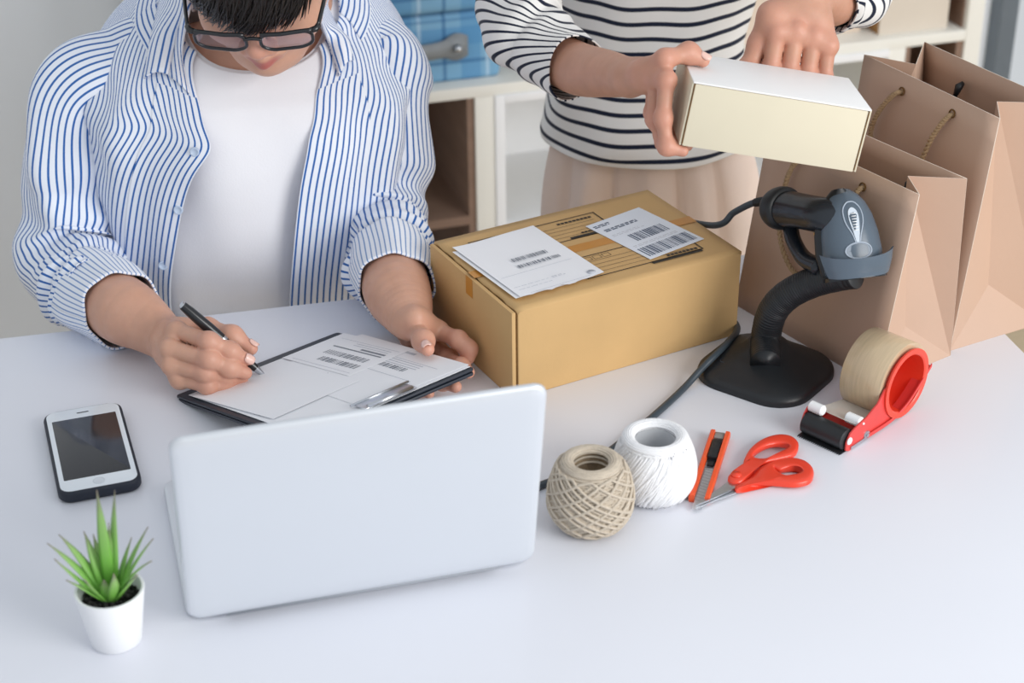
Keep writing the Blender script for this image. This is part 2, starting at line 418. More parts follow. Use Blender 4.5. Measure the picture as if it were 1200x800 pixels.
# printed form on the lid, drawn in the lid plane (u along the long side, w from the front edge)
pr = []
def frame(x0, x1, y0, y1, t):
    pr.extend([(x0, y0, x1-x0, t), (x0, y1-t, x1-x0, t), (x0, y0, t, y1-y0), (x1-t, y0, t, y1-y0)])
frame(.093, .226, .022, .066, .0013); frame(.03, .176, .104, .150, .0013)
pr.append((.165, .0185, .058, .005)); pr.append((.124, .104, .052, .0055))
for k in range(4): pr.append((.098, .030+k*.0075, .115, .0005))
for k in range(4): pr.append((.06, .112+k*.0075, .108, .0005))
for k in range(4):
    x = .1+k*.0105; frame(x, x+.0085, .0555, .0625, .0005)
for (x, y, n, w) in ((.128, .14, 9, .0035), (.14, .1115, 5, .003), (.186, .0255, 8, .0035)):
    for k in range(n): pr.append((x+k*w*1.3, y, w, .0035))
v, f = quads(pr, ZP+.00015); mk('printed_form', v, f, M['inkblack'], BX, smooth=False)
M['tape'] = mat('brown_tape', 'C88A38', .3, var=.06, scale=60, coat=.2)
v, f = quads([(0, .078, BL, .0145)], ZP+.0001); mk('tape_strip', v, f, M['tape'], BX, smooth=False)
v, f = [(-.0024, .0785, BH-.001), (-.0024, .0925, BH-.001), (-.0024, .0925, BH-.021), (-.0024, .0785, BH-.021)], [(0, 1, 2, 3)]
mk('tape_end', v, f, M['tape'], BX, smooth=False)

def bars(x, y, w, h, n, seed):
    r = random.Random(seed); out = []; cx = x
    while cx < x+w:
        bw = w/n*r.choice((.3, .5, .5, .9, 1.2)); out.append((cx, y, min(bw, x+w-cx), h)); cx += bw + w/n*r.choice((.35, .5, .8))
    return out
def lines(x, y, w, n, dy, seed, h=.0009, dash=True):
    r = random.Random(seed); out = []
    for k in range(n):
        cx = x; e = x+w*r.uniform(.6, 1)
        while cx < e:
            l = r.uniform(.003, .009); out.append((cx, y+k*dy, min(l, e-cx), h)); cx += l+.0015
    return out
def curl_sheet(name, w, h, mt, parent, amp=.0, seed=0, nx=14, ny=12, ragged=False, z=0.0):
    r = random.Random(seed); v = []; f = []
    for i in range(nx+1):
        for j in range(ny+1):
            a, b_ = i/nx, j/ny; x, y = w*a, h*b_
            if ragged and j == 0 and 0 < i < nx: y += .0012*math.sin(i*2.1)+.001*math.sin(i*4.7)
            v.append((x, y, z+amp*(abs(a-.5)*2)**3*.6+amp*(1-b_)**3*.6+.0004*math.sin(7*a+3*b_)))
    for i in range(nx):
        for j in range(ny):
            k = i*(ny+1)+j; f.append((k, k+ny+1, k+ny+2, k+1))
    return mk(name, v, f, mt, parent)
# corner pixels of the two sheets, brought onto the lid plane
def onlid(x, y): return gp(x, y, BH+.002)
q0 = onlid(610, 351); q1 = onlid(708, 322); q2 = onlid(541, 289)
rz = math.atan2(q1[1]-q0[1], q1[0]-q0[0])
w_ = float(np.linalg.norm(q1-q0)); h_ = float(np.linalg.norm(q2-q0))
s1 = thing('shipping_papers', 'stack of white shipping papers with two small barcodes on the parcel', 'papers', (q0[0], q0[1], T+BH+.0016), rz)
curl_sheet('under_sheet', w_*.99, h_*.93, M['paper'], s1, .0012, 4, z=.0004).location = (-.004, .002, 0)
o = curl_sheet('top_sheet', w_, h_, M['paper'], s1, .0016, 3, z=.0014, ragged=True)
pp = bars(w_*.36, h_*.52, w_*.42, .007, 26, 5)+bars(w_*.34, h_*.41, w_*.5, .006, 24, 6)
v, f = quads(pp, .0027); mk('barcode', v, f, M['ink'], s1, smooth=False)
pp = lines(w_*.05, h_*.1, w_*.6, 2, .006, 8, .0006)+[(w_*.05, h_*.33, w_*.85, .0005), (w_*.05, h_*.02, w_*.8, .0005)]+lines(w_*.5, h_*.14, w_*.2, 2, .002, 9, .0008)
v, f = quads(pp, .0030); mk('printed_text', v, f, M['inkpale'], s1, smooth=False)
MB().lathe([(0, .0), (.0045, .0), (.0045, .0002), (0, .0002)], 18).obj('stamp', M['inkpale'], s1, loc=(w_*.90, h_*.06, .0030))

q0 = onlid(762, 303); q1 = onlid(825, 279); q2 = onlid(694, 262)
rz = math.atan2(q1[1]-q0[1], q1[0]-q0[0]); w_ = float(np.linalg.norm(q1-q0)); h_ = float(np.linalg.norm(q2-q0))
s2 = thing('shipping_label', 'bluish white barcode label stuck on the far half of the parcel', 'label', (q0[0], q0[1], T+BH+.0011), rz)
mk('sheet', *loft([[(0, 0, z), (w_, 0, z), (w_, h_, z), (0, h_, z)] for z in (0, .0004)]), mat('label_paper', 'E6ECF6', .6, var=.01), s2, smooth=False)
pp = bars(w_*.06, h_*.05, w_*.9, h_*.2, 34, 11)+bars(w_*.25, h_*.39, w_*.6, h_*.17, 22, 12)+lines(w_*.1, h_*.75, w_*.85, 2, .003, 13, .0022)+lines(w_*.05, h_*.88, w_*.4, 2, .003, 14, .002)
v, f = quads(pp, .0005); mk('barcode', v, f, mat('label_ink', '5F6B80', .8), s2, smooth=False)
pp = lines(w_*.08, h_*.29, w_*.8, 2, .0026, 15, .0009)+lines(w_*.08, h_*.62, w_*.8, 2, .0026, 16, .0009)
v, f = quads(pp, .0005); mk('printed_text', v, f, M['inkpale'], s2, smooth=False)

# ------------------------------------------------------------------ paper bags
def rope_v(path, r, turns, n=7):
    P, t, U, V = frames(path); mb = MB(); L = len(P)
    for ph in (0, PI):
        q = [P[i]+r*.55*(math.cos(turns*2*PI*i/L+ph)*U[i]+math.sin(turns*2*PI*i/L+ph)*V[i]) for i in range(L)]
        mb.tube(q, r*.62, n)
    return mb
def bag(label, P1, P2, P3, H, d, d2, inw, inw2, apex, ain, mid, ropes):
    """P1 near corner of the base, P2 the far end of the front panel, P3 the far end of the gusset"""
    P1, P2, P3 = map(np.array, (P1, P2, P3)); base = P1.copy()
    a = (P2-P1); W = np.linalg.norm(a); a /= W; b_ = P3-P1; Dp = np.linalg.norm(b_); b_ = np.cross([0, 0, 1], a); b_ = b_ if b_@(P3-P1) > 0 else -b_
    ang = math.atan2(a[1], a[0])
    t = thing('paper_bag', label, 'paper bag', base, 0)
    z = np.array([0, 0, 1.0])
    def W3(u, w, h): return tuple(a*u+b_*w+z*h)
    def grid(name, c00, c10, c11, c01, bulge, mtl, n=10):
        c = [np.array(q) for q in (c00, c10, c11, c01)]; v = []; f = []
        nr = np.cross(c[1]-c[0], c[3]-c[0]); nr /= np.linalg.norm(nr)
        for i in range(n+1):
            for j in range(n+1):
                s, q = i/n, j/n
                p = c[0]*(1-s)*(1-q)+c[1]*s*(1-q)+c[2]*s*q+c[3]*(1-s)*q
                p = p+nr*bulge*math.sin(PI*s)*math.sin(PI*q*.9)
                v.append(p)
        for i in range(n):
            for j in range(n):
                k = i*(n+1)+j; f.append((k, k+n+1, k+n+2, k+1))
        o = mk(name, v, f, [mtl, M['kraftedge']], t); solid(o, .0007, 0, 1); return o
    F0, F1 = W3(0, d, H), W3(W, d, H); K0, K1 = W3(0, Dp-d2, H), W3(W, Dp-d2, H)
    pn = np.cross(np.array(F0), a); pn /= np.linalg.norm(pn); pn = pn if pn@b_ < 0 else -pn
    def on(x, y, lift): r = ray(x, y); q = CAM+r*(((P1-CAM)@pn)/(r@pn)); return q-P1+pn*lift
    B0, B1, B2, B3 = W3(0, 0, 0), W3(W, 0, 0), W3(W, Dp, 0), W3(0, Dp, 0)
    grid('front_panel', B0, B1, F1, F0, .003, M['kraft'])
    grid('back_panel', B3, B2, K1, K0, -.003, M['kraft'])
    for (u, sg, bA, bB, tA, tB) in ((0, 1, B0, B3, F0, K0), (W, -1, B1, B2, F1, K1)):
        A = W3(u+sg*ain, Dp*.52, apex); I = W3(u+sg*(inw if u == 0 else inw2), mid, H)
        v = [bA, bB, A, I, tA, tB]
        o = mk('side_gusset', v, [(0, 1, 2), (0, 2, 3, 4), (1, 5, 3, 2)], [M['kraft'], M['kraftedge']], t, smooth=False); solid(o, .0006, 0, 1)
    o = mk('base', [B0, B1, B2, B3], [(0, 1, 2, 3)], M['kraft'], t, smooth=False); solid(o, .0006, 1)
    for kind, pts in ropes:
        if kind == 'rope':
            P = spline([on(*q) for q in pts], 150); rope_v(P, .0026, 34).obj('rope_handle', M['rope'], t)
        elif kind == 'knot':
            k = W3(*pts)
            mb = MB().tube([np.array(k)+b_*(-.001), np.array(k)+b_*(-.006)+z*(-.003), np.array(k)+b_*(-.008)-z*.014+a*.002], [.0022, .0042, .0022], 8)
            mb.obj('rope_end', M['blackplastic'], t)
        elif kind == 'hole':
            k = on(*pts, .0005); mb = MB(); e2 = np.cross(pn, a)
            ring = [k+.0038*(math.cos(q)*a+math.sin(q)*e2) for q in np.linspace(0, 2*PI, 17)]
            mb.tube(ring, .0008, 6, cap=False).obj('eyelet', M['cartonedge'], t)
    return t
HS = .192
bag('smaller kraft paper bag standing right behind the barcode scanner', gp(1026, 452), gp(862, 357), gp(1112, 415.5), HS, .031, .009, .036, .036, .040, .0185, .053,
    [('rope', [(941, 184, -.004), (937, 189, .004), (930, 202, .006), (922, 228, .006), (918, 256, .006), (922, 290, .006), (936, 318, .006), (958, 322, .006), (980, 296, .006), (997, 248, .006), (1008, 224, .004), (1011, 219, -.004)]),
     ('hole', (941, 184)), ('hole', (1011, 219)), ('knot', (.058, .086, HS-.020)), ('knot', (.152, .086, HS-.020))])
HB = .241
bag('taller kraft paper bag at the right table edge', gp(1113, 411), gp(968, 318), gp(1227, 380.5), HB, .025, .019, .034, .048, .047, .024, .052,
    [('rope', [(1057, 107, -.004), (1052, 110, .004), (1038, 126, .006), (1027, 148, .006), (1027, 172, .006), (1040, 206, .006), (1062, 216, .006), (1082, 192, .006), (1098, 160, .006), (1112, 139, .004), (1116, 133, -.004)]),
     ('hole', (1057, 107)), ('hole', (1116, 133)), ('knot', (.062, .100, HB-.022)), ('knot', (.132, .100, HB-.022))])

# ------------------------------------------------------------------ phone
ph = thing('smartphone', 'white-fronted smartphone in a dark blue bumper case', 'phone', gp(107, 526, 0), .3228)
q = gp(106.2, 522.5, .011); ph.location = (q[0], q[1], T)
M['case'] = mat('navy_rubber', '1C2230', .55, var=.06, scale=80)
cw, ch = .0718, .1435
rings = []
ol = np.array(rrect(cw, ch, .012, 8))
for k, z in ((-.004, 0), (-.001, .001), (0, .003), (0, .0085), (-.0006, .0105), (-.002, .0115), (-.0032, .0115)):
    rings.append([(x*(1+2*k/cw), y*(1+2*k/ch), z) for x, y in ol])
v, f = loft(rings); mk('case', v, f, M['case'], ph, sharp=70)
slab('front_glass', rrect(.0665, .1385, .0095), .0105, .0119, mat('white_phone_glass', 'E4EAF0', .15, spec=.5), ph, .0005)
slab('screen', rrect(.0579, .1030, .0008), .0113, .01205, mat('black_screen', '26272B', .12, spec=.5), ph, .0001)
MB().lathe([(.0, 0), (.0052, 0), (.0052, .0002), (.0046, .0003), (.004, .0001), (0, .0001)], 24).obj('home_button', mat('home_button', 'D5DBE2', .2), ph, loc=(0, -.0605, .0119))
slab('earpiece', rrect(.011, .0016, .0007), .0118, .01205, M['blackplastic'], ph, .0001).location = (0, .0605, 0)

# ------------------------------------------------------------------ plant
pt = thing('potted_plant', 'small spiky green succulent in a white pot', 'plant', gp(137, 749), 0)
PR, PH = .0264, .049
pot = [(0, 0), (.0180, 0), (.0195, .0015), (.0228, .025), (PR, PH-.001), (PR-.0005, PH), (PR-.0022, PH), (PR-.003, PH-.002), (PR-.006, PH-.022), (0, PH-.022)]
MB().lathe(pot, 64).obj('pot', mat('white_ceramic', 'F1F2F5', .45, var=.01), pt, sharp=50)
v = []; f = []
n = 26
for i in range(n+1):
    for j in range(n+1):
        x = (i/n-.5)*2; y = (j/n-.5)*2
        rr = math.hypot(x, y); k = max(abs(x), abs(y)); sx, sy = (x*k/rr, y*k/rr) if rr > 0 else (0, 0)
        v.append((sx*(PR-.0034), sy*(PR-.0034), PH-.0115+rng.normal(0, .0012)+.002*(1-k)))
for i in range(n):
    for j in range(n):
        k = i*(n+1)+j; f.append((k, k+n+1, k+n+2, k+1))
mk('soil', v, f, mat('black_soil', '1A1917', .7, var=.5, scale=300), pt, smooth=False)
stones = MB()
for k in range(130):
    a = rng.uniform(0, 2*PI); r = (PR-.005)*math.sqrt(rng.uniform()); s = rng.uniform(.0008, .0022)
    vv, ff = lathe([(0, -s*.6), (s*.8, -s*.3), (s, .1*s), (s*.6, s*.6), (0, s*.8)], 6)
    th = rng.uniform(0, 6); stones.add([(x+r*math.cos(a), y*.7+r*math.sin(a), z+PH-.0098+.002*(1-r/PR)) for x, y, z in vv], ff)
so = stones.obj('grit', mat('dark_grit', '2A2826', .4, var=.4, scale=200), pt); so['kind'] = 'stuff'
lg = bpy.data.materials.new('succulent_leaf'); lg.use_nodes = True; nt = lg.node_tree; b = nt.nodes['Principled BSDF']
b.inputs['Roughness'].default_value = .42; b.inputs['Subsurface Weight'].default_value = .15; b.inputs['Subsurface Radius'].default_value = (.002, .004, .001)
uvn = nt.nodes.new('ShaderNodeUVMap'); sx = nt.nodes.new('ShaderNodeSeparateXYZ'); nt.links.new(uvn.outputs[0], sx.inputs[0])
cr = nt.nodes.new('ShaderNodeValToRGB'); nt.links.new(sx.outputs[1], cr.inputs[0])
e = cr.color_ramp.elements; e[0].position = 0; e[0].color = lin('5E9A3C'); e[1].position = 1; e[1].color = lin('8C7F72')
for p_, c_ in ((.35, '7DBB52'), (.75, '8EB56A'), (.9, '8A9471')):
    q = cr.color_ramp.elements.new(p_); q.color = lin(c_)
nt.links.new(cr.outputs[0], b.inputs['Base Color'])
def leaf(az, L, wid, lean, curl, z0=PH-.010, r0=.004, tipw=0.0):
    """thick grooved leaf; lean is the start angle from the vertical, curl how much it bends on the way"""
    n = 14; v = []; f = []; uv = []; p = np.array([r0, 0, z0]); a = lean
    for i in range(n+1):
        s = i/n; w = wid*(math.sin(PI*min(1, .22+s*.78))**.9 if s < 1 else 0)*(1-.25*s)+tipw*(1-s); w = max(w, .0003)
        dirn = np.array([math.sin(a), 0, math.cos(a)]); nr = np.array([math.cos(a), 0, -math.sin(a)])
        th = .22*w+.0006
        for k, (yy, oo) in enumerate(((-1, .25), (-.5, -.1), (0, -.25), (.5, -.1), (1, .25), (.5, .75), (0, .95), (-.5, .75))):
            v.append(p+np.array([0, yy*w, 0])+nr*(oo*th*1.2)); uv.append((k/8, s))
        p = p+dirn*L/n; a += curl/n
    v = np.array(v); c, s_ = math.cos(az), math.sin(az)
    v = np.stack([v[:, 0]*c-v[:, 1]*s_, v[:, 0]*s_+v[:, 1]*c, v[:, 2]], 1)
    for i in range(n):
        for j in range(8):
            k = (j+1) % 8; f.append((i*8+j, i*8+k, (i+1)*8+k, (i+1)*8+j))
    f.append(tuple(range(7, -1, -1))); f.append(tuple(n*8+j for j in range(8)))
    mk('leaf', v, f, lg, pt, uv=uv)
R = math.radians
for az, L, w, le, cu in ((95, .078, .0062, .03, .05), (60, .074, .0058, .16, .12), (75, .052, .0046, .12, .1), (25, .064, .0062, .5, .25), (8, .062, .0060, .55, .3),
                         (-15, .056, .0062, .55, .55), (140, .056, .0062, .35, .1), (160, .062, .0062, .45, .5), (178, .064, .0060, .6, .35), (195, .055, .0058, .85, -.1),
                         (215, .042, .0064, .85, .1), (300, .040, .0068, .7, -.3), (268, .026, .0085, .42, -.25), (330, .044, .0062, .8, .1), (120, .05, .0055, .35, .3), (235, .036, .0060, .75, -.2), (40, .05, .005, .4, .2)):
    leaf(R(az), L*(1.2 if le < .2 else 1.0), w*.88, le*.78, cu)

# ------------------------------------------------------------------ balls of twine
def barrel(H, R0, rt_, rb):
    def r(z):
        s = z/H
        return rb+(R0-rb)*math.sin(min(1, s/.42)*PI/2)**.8 if s < .42 else rt_+(R0-rt_)*math.cos((s-.42)/.58*PI/2)**.75
    return r
jt = thing('twine_ball', 'ball of beige jute twine wound in a criss-cross', 'twine', gp(691.5, 614), 0)
H = .063; rj = barrel(H, .0352, .0245, .021)
prof = [(.0, .0), (.019, 0)]+[(rj(z)-.0022, z) for z in np.linspace(.002, H-.002, 16)]+[(.0215, H), (.0180, H-.004), (.0160, H-.015), (.0140, .02), (0, .02)]
M['jute'] = mat('jute', 'D3C6B4', .95, var=.12, scale=200, bump=.6, bscale=900, stretch=(1, 1, 3))
M['jutedark'] = mat('jute_core', 'A08C72', .95, var=.2, scale=150, bump=.5, bscale=500)
MB().lathe(prof, 48).obj('core', M['jutedark'], jt)
wd = MB()
def wind(passes, slope, z0, z1, dr, step, ph0):
    pts = []; th = ph0
    for k in range(passes):
        up_ = k % 2 == 0; n = 26
        for i in range(n):
            s = i/n; z = z0+(z1-z0)*(s if up_ else 1-s)
            pts.append(((rj(z)+dr)*math.cos(th), (rj(z)+dr)*math.sin(th), z)); th += slope/n
        th += step
    return pts
wd.tube(wind(30, 2.7, .004, H-.004, -.0003, .21, 0), .0011, 6)
wd.tube(wind(26, 2.6, .004, H-.003, .0012, .24, 1.0), .0013, 6)
hor = [( (rj(z)-.001)*math.cos(a), (rj(z)-.001)*math.sin(a), z) for a, z in zip(np.linspace(0, 2*PI*30, 900), np.linspace(.003, H-.003, 900))]
wd.tube(hor, .0010, 5)
ring = []
for i in range(1100):
    a = i/1100*2*PI*22; q = (i/1100)
    ang = -.2+q*3.3                                     # over the rim and down into the hole
    ring.append(((.0200+.0046*math.cos(ang)+.0006*math.sin(a*.31))*math.cos(a), (.0200+.0046*math.cos(ang)+.0006*math.sin(a*.31))*math.sin(a), H-.003+.0050*math.sin(ang) if ang < PI*.85 else H-.003+.0050*math.sin(PI*.85)-(ang-PI*.85)*.03))
wd.tube(ring, .0011, 5)
wd.obj('wound_twine', M['jute'], jt)

wt = thing('twine_ball', 'ball of smooth white cotton twine with a grey paper core', 'twine', gp(765.5, 577), 0)
H2 = .058; rw = barrel(H2, .0362, .026, .026)
M['cotton'] = mat('white_cotton', 'F3F3F5', .95, var=.02, scale=120, bump=.35, bscale=300, stretch=(1, 1, 5))
prof = [(.018, 0), (.024, 0)]+[(rw(z)-.0012, z) for z in np.linspace(.002, H2-.003, 18)]+[(.0245, H2-.0005), (.0205, H2), (.0185, H2-.003), (.0180, 0)]
MB().lathe(prof, 56).obj('core', M['cotton'], wt)
MB().lathe([(.0178, .001), (.0178, H2-.004), (.0172, H2-.004), (.0170, .001)], 40).obj('paper_tube', mat('grey_card_tube', 'B4B6BA', .8, var=.05), wt)
wd = MB(); th = 0; pts = []
for k in range(300):
    up_ = k % 2 == 0; n = 14; za = .002+.003*rng.uniform(); zc = H2-.0015-.002*rng.uniform(); ext = rng.uniform(-.0006, .0004)
    sl = 1.15 if k < 150 else .75
    for i in range(n):
        s = i/n; z = za+(zc-za)*(s if up_ else 1-s); rr = rw(z)+ext-.0006
        pts.append((rr*math.cos(th), rr*math.sin(th), z)); th += (sl if up_ else -sl*.86)/n
    th += rng.uniform(-.01, .02)
wd.tube(pts, .0014, 5)
ring = []
for i in range(700):
    a = i/700*2*PI*14; ang = -.2+i/700*3.2
    ang = -1.1+i/700*4.1
    ring.append(((.0232+.0050*math.cos(ang))*math.cos(a), (.0232+.0050*math.cos(ang)+.0005*math.sin(a*.37))*math.sin(a), H2-.0035+.0050*math.sin(ang)))
wd.tube(ring, .0012, 5)
wd.obj('wound_twine', M['cotton'], wt)

# ------------------------------------------------------------------ cutter
c0 = gp(817.5, 594); c1 = gp(844, 512.5); dv = c1-c0; CL = float(np.linalg.norm(dv))
ck = thing('utility_knife', 'orange utility knife with black slider lying flat', 'knife', c0, math.atan2(dv[1], dv[0]))
M['orangek'] = mat('orange_handle', 'EE5A2B', .35, var=.03, scale=30)
def rail(sg):
    mb = MB(); x0, x1 = .006, CL
    v, f = loft([[(x, sg*y, z) for y, z in ((.0042, .0), (.0085, .0), (.0092, .002), (.0092, .0065), (.0082, .0078), (.0050, .0078), (.0045, .006))] for x in (x0, x0+.002, x1-.003, x1)])
    return mb.add(v, f)
body = MB(); 
for sg in (-1, 1): r_ = rail(sg); body.add(r_.v, r_.f)
body.box(.006, CL, -.0055, .0055, 0, .0012)
body.obj('handle', M['orangek'], ck, sharp=40)
MB().box(-.004, CL-.004, -.0042, .0042, .0012, .0028).obj('metal_sleeve', M['metal'], ck, bevel=.0003)
bl = MB(); bl.add([(-.006, -.0035, .003), (.06, -.0035, .003), (.06, .0035, .003), (-.010, .0035, .003), (-.006, -.0035, .0034), (.06, -.0035, .0034), (.06, .0035, .0034), (-.010, .0035, .0034)],
                  [(0, 3, 2, 1), (4, 5, 6, 7), (0, 1, 5, 4), (1, 2, 6, 5), (2, 3, 7, 6), (3, 0, 4, 7)])
bo = bl.obj('blade', M['metal'], ck, smooth=False)
sc_ = MB()
for k in range(13): sc_.add([(.004+k*.0045, -.0035, .0035), (.0045+k*.0045, -.0035, .0035), (.0063+k*.0045, .0035, .0035), (.0058+k*.0045, .0035, .0035)], [(0, 1, 2, 3)])
sc_.obj('score_lines', M['ink'], bo, smooth=False)
tk = MB()
for k in range(24): tk.box(.008+k*.0026, .0092+k*.0026, .0030, .0044, .0028, .0040)
tk.obj('ratchet_teeth', M['metal'], ck, smooth=False)
boxo('slider', CL*.60, CL*.86, -.0042, .0042, .0028, .0085, M['blackplastic'], ck, bevel=.001)
boxo('slider_lock', CL*.52, CL*.60, -.003, .003, .0028, .0055, M['blackplastic'], ck, bevel=.0006)
boxo('end_clip', CL*.90, CL-.001, -.0044, .0044, .0012, .0066, mat('clip_grey', 'A9A6A4', .35, .6), ck, bevel=.0008)

# ------------------------------------------------------------------ scissors (outlines given on the table plane)
sc = thing('scissors', 'red-handled scissors lying closed on the table', 'scissors', gp(858, 573), 0)
sb = np.array(gp(858, 573))
def gl2(pts): return [tuple((gp(x, y)-sb)[:2]) for x, y in pts]
def zp(pts): return [(800+x/7.059, 500+y/7.055) for x, y in pts]
def cvx(outline, n=90):
    o = outline+[outline[0], outline[1]]; P = spline([(x, y, 0) for x, y in o], n+1)
    return [(p[0], p[1]) for p in P]
def closed_spline(pts, n):
    k = len(pts); P = np.array([(x, y, 0.0) for x, y in pts]); Q = np.vstack([P[-1], P, P[0], P[1]]); out = []
    for s in np.linspace(0, k, n, endpoint=False):
        i = int(s); t = s-i; p0, p1, p2, p3 = Q[i], Q[i+1], Q[i+2], Q[(i+3) % len(Q)]
        out.append(.5*((2*p1)+(-p0+p2)*t+(2*p0-5*p1+4*p2-p3)*t*t+(-p0+3*p1-3*p2+p3)*t**3))
    return [tuple(p[:2]) for p in out]
def handle(name, outer, hole, z0, z1, parent):
    n = 96
    o = np.array(closed_spline(gl2(zp(outer)), n)); h = np.array(closed_spline(gl2(zp(hole)), n))
    # match the two loops by angle about the hole's centre
    c = h.mean(0)
    def order(q):
        a = np.arctan2(q[:, 1]-c[1], q[:, 0]-c[0]); s = 1 if np.sum(np.diff(np.unwrap(a))) > 0 else -1
        q = q if s > 0 else q[::-1]; a = np.arctan2(q[:, 1]-c[1], q[:, 0]-c[0]); return np.roll(q, -int(np.argmin(a)), 0)
    o, h = order(o), order(h)
    rings = []
    for k, zf in ((.0, .25), (.0, .72), (.06, .92), (.2, 1.0), (.5, 1.02), (.8, 1.0), (.94, .92), (1, .72), (1, .25), (.9, .05), (.5, 0), (.1, .05)):
        p = o*(1-k)+h*k; rings.append([(x, y, z0+(z1-z0)*zf) for x, y in p])
    rings.append(rings[0])
    v, f = loft(rings, cap=False)
    return mk(name, v, f, M['orange'], parent)
hA = handle('handle', [(372, 495), (385, 455), (430, 420), (490, 400), (505, 330), (560, 240), (660, 165), (780, 128), (880, 135), (945, 180), (950, 240), (905, 295), (800, 325), (690, 350), (620, 370), (560, 440), (490, 510), (420, 520)],
            [(578, 300), (620, 255), (700, 215), (790, 200), (860, 208), (885, 228), (850, 255), (780, 285), (700, 318), (620, 322)], .0030, .0096, sc)
hB = handle('handle', [(445, 565), (430, 540), (480, 510), (560, 470), (620, 400), (700, 355), (790, 320), (900, 305), (1000, 325), (1065, 375), (1080, 440), (1040, 495), (940, 520), (820, 515), (700, 505), (580, 505), (510, 535)],
            [(752, 385), (800, 400), (860, 385), (930, 373), (1000, 390), (1025, 420), (990, 445), (920, 452), (850, 445), (790, 420)], .0005, .0078, sc)
blt = gl2(zp([(105, 697), (375, 497), (460, 520), (440, 545), (260, 625)]))
slab('blade', blt, .004, .0058, M['metal'], sc, .0003, 30)
blt = gl2(zp([(110, 700), (300, 560), (470, 500), (520, 520), (430, 570), (260, 632)]))
slab('blade', blt, .0018, .0036, M['metal'], sc, .0003, 30)
p_ = gl2(zp([(438, 470)]))[0]
MB().lathe([(0, .0), (.005, 0), (.0045, .0014), (0, .002)], 20).obj('pivot_cap', M['orange'], sc, loc=(p_[0], p_[1], .0092))

# ------------------------------------------------------------------ tape dispenser
td = thing('tape_dispenser', 'red metal tape dispenser with a roll of brown packing tape', 'tape dispenser', (.298, -.2125, T), math.radians(45)); td.scale = (.88, .88, .88)
# local x along the near side plate, local y towards the far side
TW = .056; hx, hz, hr = .1020, .0400, .0345
plate = [(0, .003), (.0, .012), (.006, .021), (.016, .0245), (.034, .028), (.052, .036), (.063, .048)]
for q_ in np.linspace(math.radians(165), math.radians(276), 14): plate.append((hx+(hr+.0008)*math.cos(q_), hz+(hr+.0008)*math.sin(q_)))
plate += [(hx+.006, .0040), (.09, .0030), (.05, .0025), (.03, .001), (.006, 0)]
def side(y0, y1, pts, name, mt_):
    v, f = loft([[(x, y, z) for x, z in pts] for y in (y0, y1)]); return mk(name, v, f, mt_, td, sharp=40)
side(-.0008, .0008, plate, 'side_plate', M['redmetal'])
side(TW-.0008, TW+.0008, [(0, .003), (0, .012), (.004, .022), (.010, .028), (.018, .026), (.026, .014), (.06, .003), (.03, .001), (.006, 0)], 'side_plate', M['redmetal'])
MB().box(.012, .068, .0009, TW-.0009, .0012, .0028).obj('base_plate', M['redmetal'], td, smooth=False)
v, f = [], []
ax = Matrix.Translation((hx, 0, hz)) @ Matrix.Rotation(-PI/2, 4, 'X')       # lathe axis -> +y
MB().lathe([(hr-.001, -.003), (hr+.0045, -.003), (hr+.0045, -.001), (hr-.0005, -.0005), (hr-.001, .05), (.010, .05), (.010, .048), (hr-.0035, .048), (hr-.0025, -.002), (hr-.001, -.003)], 56, ax).obj('hub', M['orange'], td, sharp=50)
TR = .0435
tp = mat('packing_tape', 'C9B393', .28, var=.10, scale=30, coat=.3, stretch=(1, 12, 1))
MB().lathe([(hr, .003), (TR-.0004, .003), (TR, .0035), (TR, .0515), (TR-.0004, .052), (hr, .052), (hr, .003)], 72, ax).obj('tape_roll', tp, td, sharp=50)
v = [(hx-.8*TR, .004, hz-.6*TR), (hx-.8*TR, .051, hz-.6*TR), (.020, .051, .0235), (.020, .004, .0235)]
clr = mat('clear_tape', 'E9E4DA', .15, coat=.2); clr.node_tree.nodes['Principled BSDF'].inputs['Alpha'].default_value = .55
tt = mk('loose_tape', v, [(0, 1, 2, 3)], clr, td, smooth=False); solid(tt, .0003)
def roller(name, x, z, y0, y1, r, mt_):
    a_ = Matrix.Translation((x, 0, z)) @ Matrix.Rotation(-PI/2, 4, 'X')
    return MB().lathe([(r*.35, y0), (r*.8, y0), (r, y0+.0012), (r, y1-.0012), (r*.8, y1), (r*.35, y1)], 28, a_).obj(name, mt_, td, sharp=40)
roller('press_roller', .005, .0125, .0020, TW-.0020, .0115, M['blackplastic'])
roller('guide_roller', .0275, .0235, .0012, .019, .0058, M['white'])
roller('guide_roller', .0125, .0285, TW-.018, TW-.0012, .0058, M['white'])
for x, z, r in ((.005, .0125, .0042), (.0275, .0235, .0014)): 
    a_ = Matrix.Translation((x, 0, z)) @ Matrix.Rotation(-PI/2, 4, 'X')
    MB().lathe([(0, -.0022), (r*.8, -.0022), (r, -.0014), (r, -.0006), (0, -.0006)], 18, a_).obj('rivet', M['white'], td)
a_ = Matrix.Translation((.036, 0, .006)) @ Matrix.Rotation(-PI/2, 4, 'X')
MB().lathe([(0, -.0032), (.002, -.0032), (.002, -.0022), (.0045, -.0022), (.005, -.001), (.005, -.0006), (0, -.0006)], 20, a_).obj('adjusting_screw', M['metal'], td, sharp=40)
bl = MB()
n = 22
for k in range(n):
    y0 = .001+(TW-.002)*k/n; y1 = .001+(TW-.002)*(k+1)/n; ym = (y0+y1)/2
    bl.add([(.012, y0, .0012), (.012, y1, .0012), (-.005, y1, .0006), (-.0085, ym, .0005), (-.005, y0, .0006)], [(0, 4, 3, 2, 1)])
bo = bl.obj('serrated_blade', mat('dark_blade', '5A5D62', .35, .8), td, smooth=False); solid(bo, .0007, 1)
